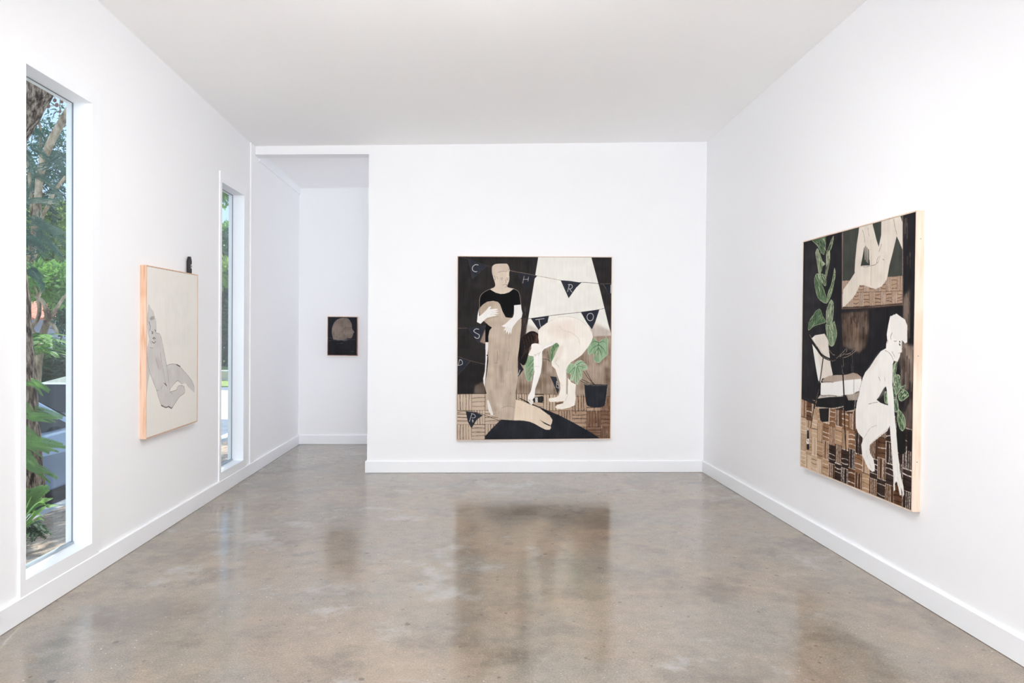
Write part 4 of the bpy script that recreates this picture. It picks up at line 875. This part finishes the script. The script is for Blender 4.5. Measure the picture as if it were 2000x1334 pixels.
def leaf_verts(V, F, p, d, n, L, W):
    d = d.normalized(); s = d.cross(n).normalized(); n2 = s.cross(d).normalized(); i = len(V)
    V += [p, p + d*L*.45 + s*W*.5 + n2*L*.06, p + d*L - n2*L*.04, p + d*L*.45 - s*W*.5 + n2*L*.06]
    F.append((i, i+1, i+2, i+3))
def rv(): return Vector((rng.gauss(0, 1), rng.gauss(0, 1), rng.gauss(0, 1))).normalized()
def foliage(parent, blobs, n, L, W, m, name='foliage', org=None):
    V, F = [], []; tot = sum(b[1][0]*b[1][1]*b[1][2] for b in blobs)
    for c, r in blobs:
        k = max(12, int(n*r[0]*r[1]*r[2]/tot)); c = Vector(c)
        for _ in range(k):
            v = rv()*(rng.random()**.45); p = c + Vector((v.x*r[0], v.y*r[1], v.z*r[2]))
            d = (rv() + v*.6 + Vector((0, 0, -.25))); leaf_verts(V, F, p - (org or Vector()), d, rv(), L*rng.uniform(.6, 1.3), W*rng.uniform(.6, 1.3))
    return raw_obj(name, V, F, m, parent)
def frond(V, F, a, b, sag, n=16, L=.11, W=.03, taper=True, up=None):          # pinnate spray from a to b
    a, b = Vector(a), Vector(b); d = b - a
    for i in range(n):
        t = (i+.5)/n; p = a + d*t + Vector((0, 0, -sag*t*t)); tang = (d + Vector((0, 0, -2*sag*t))).normalized()
        side = tang.cross(up or Vector((0, 0, 1))).normalized(); l = L*(1 - .65*t if taper else 1)
        for s in (-1, 1): leaf_verts(V, F, p, side*s + tang*.55 + Vector((0, 0, -.15)), (up or Vector((0, 0, 1))) + rv()*.3, l, W)
    i = len(V); nn = 6
    for k in range(nn+1):
        t = k/nn; p = a + d*t + Vector((0, 0, -sag*t*t)); V += [p + Vector((0, .003, .003)), p - Vector((0, .003, .003))]
    for k in range(nn): F.append((i+2*k, i+2*k+1, i+2*k+3, i+2*k+2))
def tubes(name, specs, m, parent, org, seg=10, wob=.05):
    bm = bmesh.new()
    for pts, r0, r1 in specs:
        c = curve3([Vector(p) - org for p in pts]); n = len(c)
        tube(bm, c, [r0 + (r1-r0)*i/(n-1) for i in range(n)], seg, wob, rng)
    return mesh_obj(name, bm, m, parent, True)

# 1 the near street tree with the heavy leaning limb
Y = 6.4; org = at(56, 965, Y); org.z = -.3
tr = empty('street_tree', org, 'near street tree with furrowed grey bark and one heavy leaning limb', 'tree')
tubes('trunk', [([at(52, 985, Y), at(48, 900, Y), at(36, 760, Y), at(29, 650, Y), at(14, 500, Y), at(2, 380, Y), at(-8, 300, Y)], .145, .125)], BARK, tr, org, 16, .06)
tubes('limb', [([at(-6, 330, Y), at(22, 262, Y), at(66, 186, Y), at(104, 122, Y), at(150, 30, Y)], .12, .14)], BARK, tr, org, 16, .06)
foliage(tr, [((-4.6, 11.3, 5.9), (1.3, 2.2, .6)), ((-4.0, 10.0, 5.9), (1.1, 1.4, .6)), ((-3.4, 11.7, 5.7), (.9, 1.8, .6))], 5200, .2, .09, LD, 'canopy', org=org)  # unseen foliage added to shade the planting bed
V, F = [], []
for px, py, qx, qy, s in [(40, 748, 84, 742, .05), (36, 780, 66, 800, .05), (50, 800, 122, 802, .06), (52, 812, 112, 806, .04), (38, 838, 76, 852, .05), (44, 862, 120, 858, .05), (60, 868, 128, 862, .05), (34, 900, 84, 908, .06), (48, 905, 112, 915, .08), (36, 880, 70, 896, .05), (40, 860, 96, 872, .05), (60, 742, 96, 752, .05)]:
    d = rng.uniform(-.35, .35); frond(V, F, at(px, py, 6.0+d) - org, at(qx, qy, 6.15+d) - org, s, 26, .072, .012, up=Vector((.1, -.75, .6 + rng.uniform(-.4, .5))))
    frond(V, F, at(px, py+6, 6.1+d) - org, at(qx-14, qy+9, 6.3+d) - org, s, 22, .055, .011, up=Vector((.2, -.5, .8)))
raw_obj('low_sprays', V, F, LG, tr)
V, F = [], []
for px, py, qx, qy in [(60, 250, 84, 262), (58, 285, 100, 300), (52, 330, 92, 318), (60, 345, 108, 352), (50, 400, 110, 380), (56, 425, 126, 445), (70, 430, 132, 470), (48, 470, 100, 478), (60, 360, 48, 420), (84, 330, 120, 300), (100, 300, 128, 330), (96, 372, 122, 376), (76, 452, 128, 492), (52, 520, 84, 540), (50, 290, 70, 330)]:
    yy = rng.uniform(7.5, 11.5)
    for k in range(4):
        j = rng.uniform(-8, 8); frond(V, F, at(px + j, py + rng.uniform(-8, 8), yy) - org, at(qx + rng.uniform(-8, 8), qy + rng.uniform(-12, 14), yy + rng.uniform(-.4, .4)) - org, rng.uniform(.03, .14), 24, .075, .013, up=Vector((rng.uniform(-.4, .4), -.6, rng.uniform(.2, 1))))
raw_obj('high_sprays', V, F, LT, tr)

# 2 the tree with smooth tan limbs
Y = 16.8; org = at(50, 800, Y); org.z = ZS
tr = empty('street_tree', org, 'second street tree with smooth tan limbs forking upward, behind the heavy leaning limb', 'tree')
tubes('trunk', [([at(44, 820, Y), at(46, 700, Y), at(50, 600, Y), at(58, 540, Y), at(64, 490, Y), at(70, 440, Y), at(74, 390, Y), at(78, 335, Y)], .13, .075),
                ([at(78, 340, Y), at(90, 300, Y), at(104, 268, Y), at(122, 236, Y), at(150, 190, Y)], .085, .085),
                ([at(66, 490, Y), at(82, 425, Y), at(96, 398, Y), at(108, 372, Y), at(128, 345, Y)], .045, .035),
                ([at(66, 480, Y), at(62, 400, Y), at(57, 340, Y), at(52, 300, Y), at(47, 260, Y)], .045, .03),
                ([at(78, 340, Y), at(79, 290, Y), at(77, 240, Y), at(66, 234, Y)], .035, .02)], BARKT, tr, org, 12, .05)
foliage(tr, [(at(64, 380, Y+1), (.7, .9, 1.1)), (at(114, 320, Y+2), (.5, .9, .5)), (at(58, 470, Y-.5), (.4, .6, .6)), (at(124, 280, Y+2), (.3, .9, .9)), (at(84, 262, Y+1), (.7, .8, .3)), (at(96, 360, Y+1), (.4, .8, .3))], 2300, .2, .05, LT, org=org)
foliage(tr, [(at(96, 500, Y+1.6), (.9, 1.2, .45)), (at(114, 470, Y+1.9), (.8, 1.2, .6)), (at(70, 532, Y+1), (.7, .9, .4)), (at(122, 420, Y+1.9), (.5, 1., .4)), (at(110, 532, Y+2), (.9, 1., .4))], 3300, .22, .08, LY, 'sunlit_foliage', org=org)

# 3 the low forked tree by the far pavement
Y = 14.5; org = at(74, 760, Y); org.z = ZS
tr = empty('forked_tree', org, 'low forked tree with crossing crooked limbs, in front of the tiled roof', 'tree')
tubes('trunk', [([at(70, 790, Y), at(72, 730, Y), at(78, 690, Y), at(84, 655, Y), at(92, 626, Y)], 0.092, 0.063),
                ([at(92, 628, Y), at(90, 605, Y), at(82, 588, Y), at(74, 582, Y), at(64, 576, Y), at(50, 570, Y)], 0.050, 0.025),
                ([at(62, 640, Y), at(56, 628, Y), at(50, 612, Y)], 0.034, 0.025), ([at(62, 640, Y), at(72, 626, Y), at(77, 608, Y), at(75, 585, Y)], 0.034, 0.042),
                ([at(74, 655, Y), at(66, 648, Y), at(60, 636, Y)], 0.029, 0.029),
                ([at(92, 626, Y), at(103, 612, Y), at(112, 600, Y), at(124, 582, Y), at(140, 565, Y)], 0.046, 0.021),
                ([at(96, 630, Y), at(106, 638, Y), at(112, 652, Y)], 0.042, 0.034),
                ([at(74, 585, Y), at(72, 570, Y), at(66, 555, Y), at(65, 535, Y)], 0.025, 0.013), ([at(74, 583, Y), at(79, 570, Y), at(78, 560, Y)], 0.021, 0.013), ([at(76, 582, Y), at(84, 568, Y)], 0.017, 0.008)], BARKT, tr, org, 10, .08)
foliage(tr, [(at(88, 566, Y+.5), (.35, .5, .28)), (at(98, 560, Y+.6), (.4, .5, .35)), (at(60, 550, Y), (.3, .5, .25)), (at(120, 560, Y+1), (.45, .6, .5)), (at(104, 538, Y+1), (.5, .7, .3))], 2400, .14, .06, LG, org=org)
V, F = [], []
for k in range(34):
    a = at(rng.uniform(74, 96), rng.uniform(648, 690), 14.2 + rng.uniform(-.4, .4)); an = rng.uniform(0, 6.28)
    frond(V, F, a - org, a - org + Vector((math.cos(an)*.5, math.sin(an)*.5, rng.uniform(-.05, .12))), .18, 12, .15, .05)
raw_obj('bright_sprays', V, F, LG, tr)

# 4 shrubs and trees behind
def shrub(name, label, cat, c, r, n, L, W, m, grp=None, trunk=None, off=(0, 0)):
    org = Vector((c.x+off[0], c.y+off[1], ZS)); s = empty(name, org, label, cat, grp)
    tubes('trunk', [([org, Vector((c.x+off[0]*.9, c.y+off[1]*.9, (c.z+ZS)*.55)), Vector(c)], trunk or .12, .05)], BARKT, s, org, 8)
    foliage(s, [(c, r)] + [((c + Vector((rng.uniform(-.6, .6)*r[0], rng.uniform(-.6, .6)*r[1], rng.uniform(-.5, .6)*r[2]))), tuple(.55*q for q in r)) for _ in range(4)], n, L, W, m, org=org)
shrub('palm_shrub', 'dark green bushy shrub under the forked tree, behind the parked cars', 'shrub', at(96, 718, 15.8), (1.0, .7, .5), 2600, .28, .05, LD)
shrub('background_tree', 'sunlit yellow-green tree crown beyond the tiled roof, filling the right of the first window', 'tree', at(112, 470, 34), (2.2, 1.8, 1.7), 5200, .26, .13, LY, trunk=.2)
shrub('background_tree', 'dark blue-green tree crown at the right edge of the first window, beside the tiled roof', 'tree', at(150, 585, 22.4), (.8, .9, 1.3), 2600, .22, .1, LD, trunk=.2)
shrub('background_tree', 'pale green tree crown high behind the tan limbs in the first window', 'tree', at(70, 430, 40), (2.6, 2., 1.3), 3200, .28, .12, LY, trunk=.2)
shrub('background_tree', 'tall dark tree seen through the second window beyond the crossing', 'tree', at(438, 600, 44), (3.2, 2.5, 4.6), 6400, .5, .22, LD, trunk=.4, off=(2.5, 1))
shrub('background_tree', 'yellow-green tree crown seen through the second window, in front of the tall dark tree', 'tree', at(441, 530, 38), (1.6, 1.6, .8), 1600, .36, .16, LY, trunk=.2, off=(2.8, 1))
shrub('background_tree', 'pale feathery treetop above the tall dark tree in the second window', 'tree', at(438, 462, 52), (2.6, 2., 1.2), 1800, .4, .16, LG, trunk=.2, off=(3, 1))
shrub('overhanging_tree', 'leafy branch hanging into the top of the second window', 'tree', at(438, 350, 14), (.7, .8, .55), 1500, .14, .06, LG, trunk=.1, off=(1.2, 1.6))

# seed pods on bare twigs beside the heavy limb
pd = empty('seed_pod_twig', at(106, 200, 7.2), 'bare twig with round brown seed pods high in the first window', 'twig'); org = pd.location.copy()
tubes('twig', [([at(98, 207, 7.2), at(112, 206, 7.2), at(126, 206, 7.2)], .004, .003), ([at(107, 184, 7.2), at(107, 196, 7.2)], .003, .003), ([at(118, 192, 7.2), at(117, 206, 7.2), at(116, 226, 7.2)], .005, .003), ([at(121, 186, 7.2), at(121, 200, 7.2)], .003, .003)], BARKT, pd, org, 6, 0)
POD = mat('brown_seed_pod', (128, 92, 84), .7)
for px, py, r in ((94, 207, .022), (107, 196, .019), (111, 205, .020), (121, 199, .015), (124, 194, .016), (117, 218, .014)):
    bm = bmesh.new(); bmesh.ops.create_uvsphere(bm, u_segments=12, v_segments=8, radius=r, matrix=Matrix.Translation(at(px, py, 7.2) - org) @ Matrix.Diagonal((1, .45, 1.1, 1))); mesh_obj('seed_pod', bm, POD, pd, True)

# plants at the foot of the first window
Y = 5.0; org = at(52, 1020, Y); org.z = -.1
pl = empty('strap_leaf_plant', org, 'strap-leaved green plant arching over the mulch at the foot of the first window', 'plant')
def strap(p0, p1, p2, w, parent, m):
    c = curve3([p0, p1, p2], 8); bm = bmesh.new(); rows = []; n = len(c)
    for i, p in enumerate(c):
        t = i/(n-1); d = (c[min(i+1, n-1)] - c[max(i-1, 0)]).normalized(); s = d.cross(Vector((.75, .6, .2))).normalized(); hw = w*max(.04, math.sin(math.pi*min(1, .22 + t*.78)))**.8
        f = d.cross(s)*hw*.25
        rows.append([bm.verts.new(p - s*hw), bm.verts.new(p + f), bm.verts.new(p + s*hw)])
    for a, b in zip(rows, rows[1:]):
        for k in (0, 1): bm.faces.new([a[k], a[k+1], b[k+1], b[k]])
    mesh_obj('leaf', bm, m, parent, True)
for a, b, c, w in [((44, 1018), (70, 985), (104, 973), .026), ((44, 1030), (84, 992), (115, 987), .024), ((42, 1026), (66, 1002), (86, 1010), .022), ((42, 1034), (74, 1013), (88, 1018), .014), ((46, 1000), (40, 1020), (56, 1050), .012), ((40, 1010), (52, 990), (62, 968), .02)]:
    strap(at(*a, Y) - org, at(*b, Y+.05) - org, at(*c, Y+.12) - org, w, pl, LG)
Y = 5.6; org = at(60, 960, Y); org.z = -.15
fn = empty('fern', org, 'bright feathery fern between the strap-leaved plant and the tree trunk', 'plant'); V, F = [], []
for a, b, s in [((44, 985), (96, 948), .02), ((44, 975), (84, 944), .03), ((48, 990), (90, 968), .05), ((40, 965), (74, 958), .04), ((44, 1000), (76, 975), .05), ((46, 960), (80, 966), .05), ((50, 996), (72, 992), .05)]:
    for k in range(2): frond(V, F, at(a[0]+rng.uniform(-3, 3), a[1]+rng.uniform(-5, 5), Y) - org, at(b[0]+rng.uniform(-4, 2), b[1]+rng.uniform(-5, 5), Y+.1) - org, s, 26, .062, .012, up=Vector((.1, -.7, .6)))
raw_obj('fronds', V, F, LG, fn)
Y = 5.35; org = at(66, 1035, Y); org.z = -.12
fn = empty('fern', org, 'dark low fern in the shade behind the strap-leaved plant', 'plant'); V, F = [], []
for k in range(26):
    a = at(rng.uniform(54, 78), rng.uniform(1015, 1045), Y); an = rng.uniform(0, 6.28)
    frond(V, F, a - org, a - org + Vector((math.cos(an)*.16, math.sin(an)*.16, .03)), .06, 12, .05, .014)
raw_obj('fronds', V, F, LD, fn)

# parked cars
def car(loc, rz, paint, label):
    c = empty('parked_car', loc, label, 'car', rot=(0, 0, rz))
    DG = mat('tinted_glass', (40, 50, 58), .08, .6); TY = mat('tyre_rubber', (38, 38, 40), .8); HB = mat('alloy', (170, 174, 180), .3, .5, .9); LP = mat('lamp_lens', (214, 216, 220), .15, .6)
    CP = mat('car_paint', paint, .25, .6, .2, Coat_Weight=.8)
    def loft(prof_lo, prof_hi, name, m, par):     # side outline with inward lean at the top
        bm = bmesh.new(); a = [bm.verts.new(p) for p in prof_lo]; b = [bm.verts.new((p[0], -p[1], p[2])) for p in prof_lo]
        bm.faces.new(a); bm.faces.new(list(reversed(b)))
        for i in range(len(a)): j = (i+1) % len(a); bm.faces.new([a[i], b[i], b[j], a[j]])
        return mesh_obj(name, bm, m, par, False)
    hw = .87
    lo = [(-2.2, .30), (-2.22, .55), (-2.12, .82), (-1.6, .92), (1.05, .95), (1.9, .84), (2.18, .68), (2.22, .38), (1.9, .24), (-1.9, .24)]
    bd = loft([(x, hw - .05*(z > .9) - .06*(z < .35), z) for x, z in lo], None, 'body', CP, c)
    bv = bd.modifiers.new('b', 'BEVEL'); bv.width = .05; bv.segments = 3; bv.limit_method = 'ANGLE'
    hi = [(-2.02, .90, .80), (-1.45, 1.36, .62), (-.6, 1.44, .60), (.35, 1.38, .62), (1.15, .92, .80)]
    bm = bmesh.new(); L_ = [bm.verts.new((x, y, z)) for x, z, y in hi]; R2 = [bm.verts.new((x, -y, z)) for x, z, y in hi]
    bm.faces.new(L_); bm.faces.new(list(reversed(R2)))
    for i in range(5): j = (i+1) % 5; bm.faces.new([L_[i], R2[i], R2[j], L_[j]])
    cb = mesh_obj('roof', bm, CP, c); bv = cb.modifiers.new('b', 'BEVEL'); bv.width = .04; bv.segments = 3
    for sd in (-1, 1):
        for q in ([(-1.66, .96), (-1.34, 1.30), (-.72, 1.35), (-.70, .97)], [(-.62, .97), (-.64, 1.35), (.26, 1.32), (.86, .97)]):
            bm = bmesh.new(); vs = [bm.verts.new((x, sd*(.80 - (z-.9)*.40 + .012), z)) for x, z in q]; bm.faces.new(vs)
            bmesh.ops.solidify(bm, geom=bm.faces[:], thickness=.008); mesh_obj('side_window', bm, DG, c)
        for x in (-1.38, 1.36):
            bm = bmesh.new(); bmesh.ops.create_cone(bm, cap_ends=True, segments=28, radius1=.31, radius2=.31, depth=.2, matrix=Matrix.Translation((x, sd*.80, .31)) @ Matrix.Rotation(math.pi/2, 4, 'X'))
            wh = mesh_obj('wheel', bm, TY, c, False); bm = bmesh.new(); bmesh.ops.create_cone(bm, cap_ends=True, segments=20, radius1=.2, radius2=.17, depth=.03, matrix=Matrix.Translation((x, sd*.905, .31)) @ Matrix.Rotation(-sd*math.pi/2, 4, 'X')); mesh_obj('hubcap', bm, HB, wh)
        bm = bmesh.new(); box(bm, (.62, sd*.86, .96), (.80, sd*1.02, 1.08), .03); mesh_obj('mirror', bm, CP, c)
        bm = bmesh.new(); box(bm, (-.5, sd*.862, .80), (-.34, sd*.895, .83), .008); mesh_obj('door_handle', bm, HB, c)
        bm = bmesh.new(); box(bm, (2.05, sd*.5, .60), (2.19, sd*.84, .72), .03); mesh_obj('headlamp', bm, LP, c)
    for q in ([(1.10, .97, .72), (.40, 1.35, .56)], [(-1.98, .94, .72), (-1.50, 1.32, .56)]):
        (x0, z0, y0), (x1, z1, y1) = q; o = .02 if x0 > 0 else -.02
        bm = bmesh.new(); bm.faces.new([bm.verts.new(v) for v in ((x0+o, y0, z0+.02), (x1+o, y1, z1+.02), (x1+o, -y1, z1+.02), (x0+o, -y0, z0+.02))]); bmesh.ops.solidify(bm, geom=bm.faces[:], thickness=.01); mesh_obj('windshield', bm, DG, c)
    return c
car((-5.87, 8.2, ZS), math.radians(90), (122, 142, 168), 'blue-grey parked car nearest the first window, dark side glass')
car((-6.18, 12.65, ZS), math.radians(90), (196, 200, 206), 'pale silver parked car in the same row, just beyond the blue-grey car')

# the house across the street with the tiled roof
org = Vector((-16.5, 24, ZS))
h = empty('house', org, 'white house with a pinkish terracotta tile roof across the street', 'house')
bm = bmesh.new(); box(bm, (-5.5, 0, 0), (1.2, 6, 2.6)); mesh_obj('wall', bm, STUC, h)
bm = bmesh.new(); box(bm, (-6.0, -2.4, 0), (-.95, 0, 2.4)); mesh_obj('porch_wall', bm, STUC, h)
for k, (x0, x1, y0, z0, y1, z1) in enumerate([(-6.2, 3.4, -.5, 2.5, 2.6, 3.4)]):
    V, F = [], []; n = 64; mrows = 8
    for r in range(mrows+1):
        for i in range(n*4+1):
            t = r/mrows; x = x0 + (x1-x0)*i/(n*4); hh = .05*abs(math.cos(math.pi*i/4)); V.append((x, y0+(y1-y0)*t, z0+(z1-z0)*t + hh + (.035 if r % 1 == 0 else 0)))
    W_ = n*4+1
    for r in range(mrows):
        for i in range(n*4): F.append((r*W_+i, r*W_+i+1, (r+1)*W_+i+1, (r+1)*W_+i))
    rf = raw_obj('roof', V, F, TILE, h); sm_ = rf.modifiers.new('s', 'SOLIDIFY'); sm_.thickness = .05
bm = bmesh.new(); box(bm, (1.2, .6, 0), (3.1, 5, 2.55)); mesh_obj('side_wing', bm, STUB, h)
bm = bmesh.new(); box(bm, (.1, -.03, 1.0), (.9, .02, 2.1), .01); wn = mesh_obj('window', bm, mat('dark_pane', (70, 82, 96), .1, .6), h)
org = Vector((-26.5, 44, ZS))
h = empty('apartment_building', org, 'pale blue building with white-framed windows behind the tiled roof', 'building')
bm = bmesh.new(); box(bm, (-6, 0, 0), (3.2, 8, 7.6)); mesh_obj('wall', bm, STUB, h)
PN = mat('blue_pane', (112, 134, 166), .1, .6)
for x in (-4.6, -2.6, -.6, 1.2):
    for z in (4.0, 5.7):
        bm = bmesh.new(); box(bm, (x-.5, -.05, z-.6), (x+.5, .03, z+.6), .01); fr = mesh_obj('window_frame', bm, STUC, h)
        bm = bmesh.new(); box(bm, (x-.42, -.06, z-.52), (x+.42, -.045, z+.52)); mesh_obj('pane', bm, PN, fr)
org = Vector((-8.6, 30.6, ZS)); h = empty('garden_wall', org, 'low cream garden wall behind the lawn, seen in the second window', 'wall')
bm = bmesh.new(); box(bm, (-4.2, 0, 0), (4.2, .3, .42)); mesh_obj('wall_run', bm, mat('cream_stucco', (226, 212, 198), .9), h)
bm = bmesh.new(); box(bm, (-4.25, -.05, .42), (4.25, .35, .47)); mesh_obj('coping', bm, STUC, h)
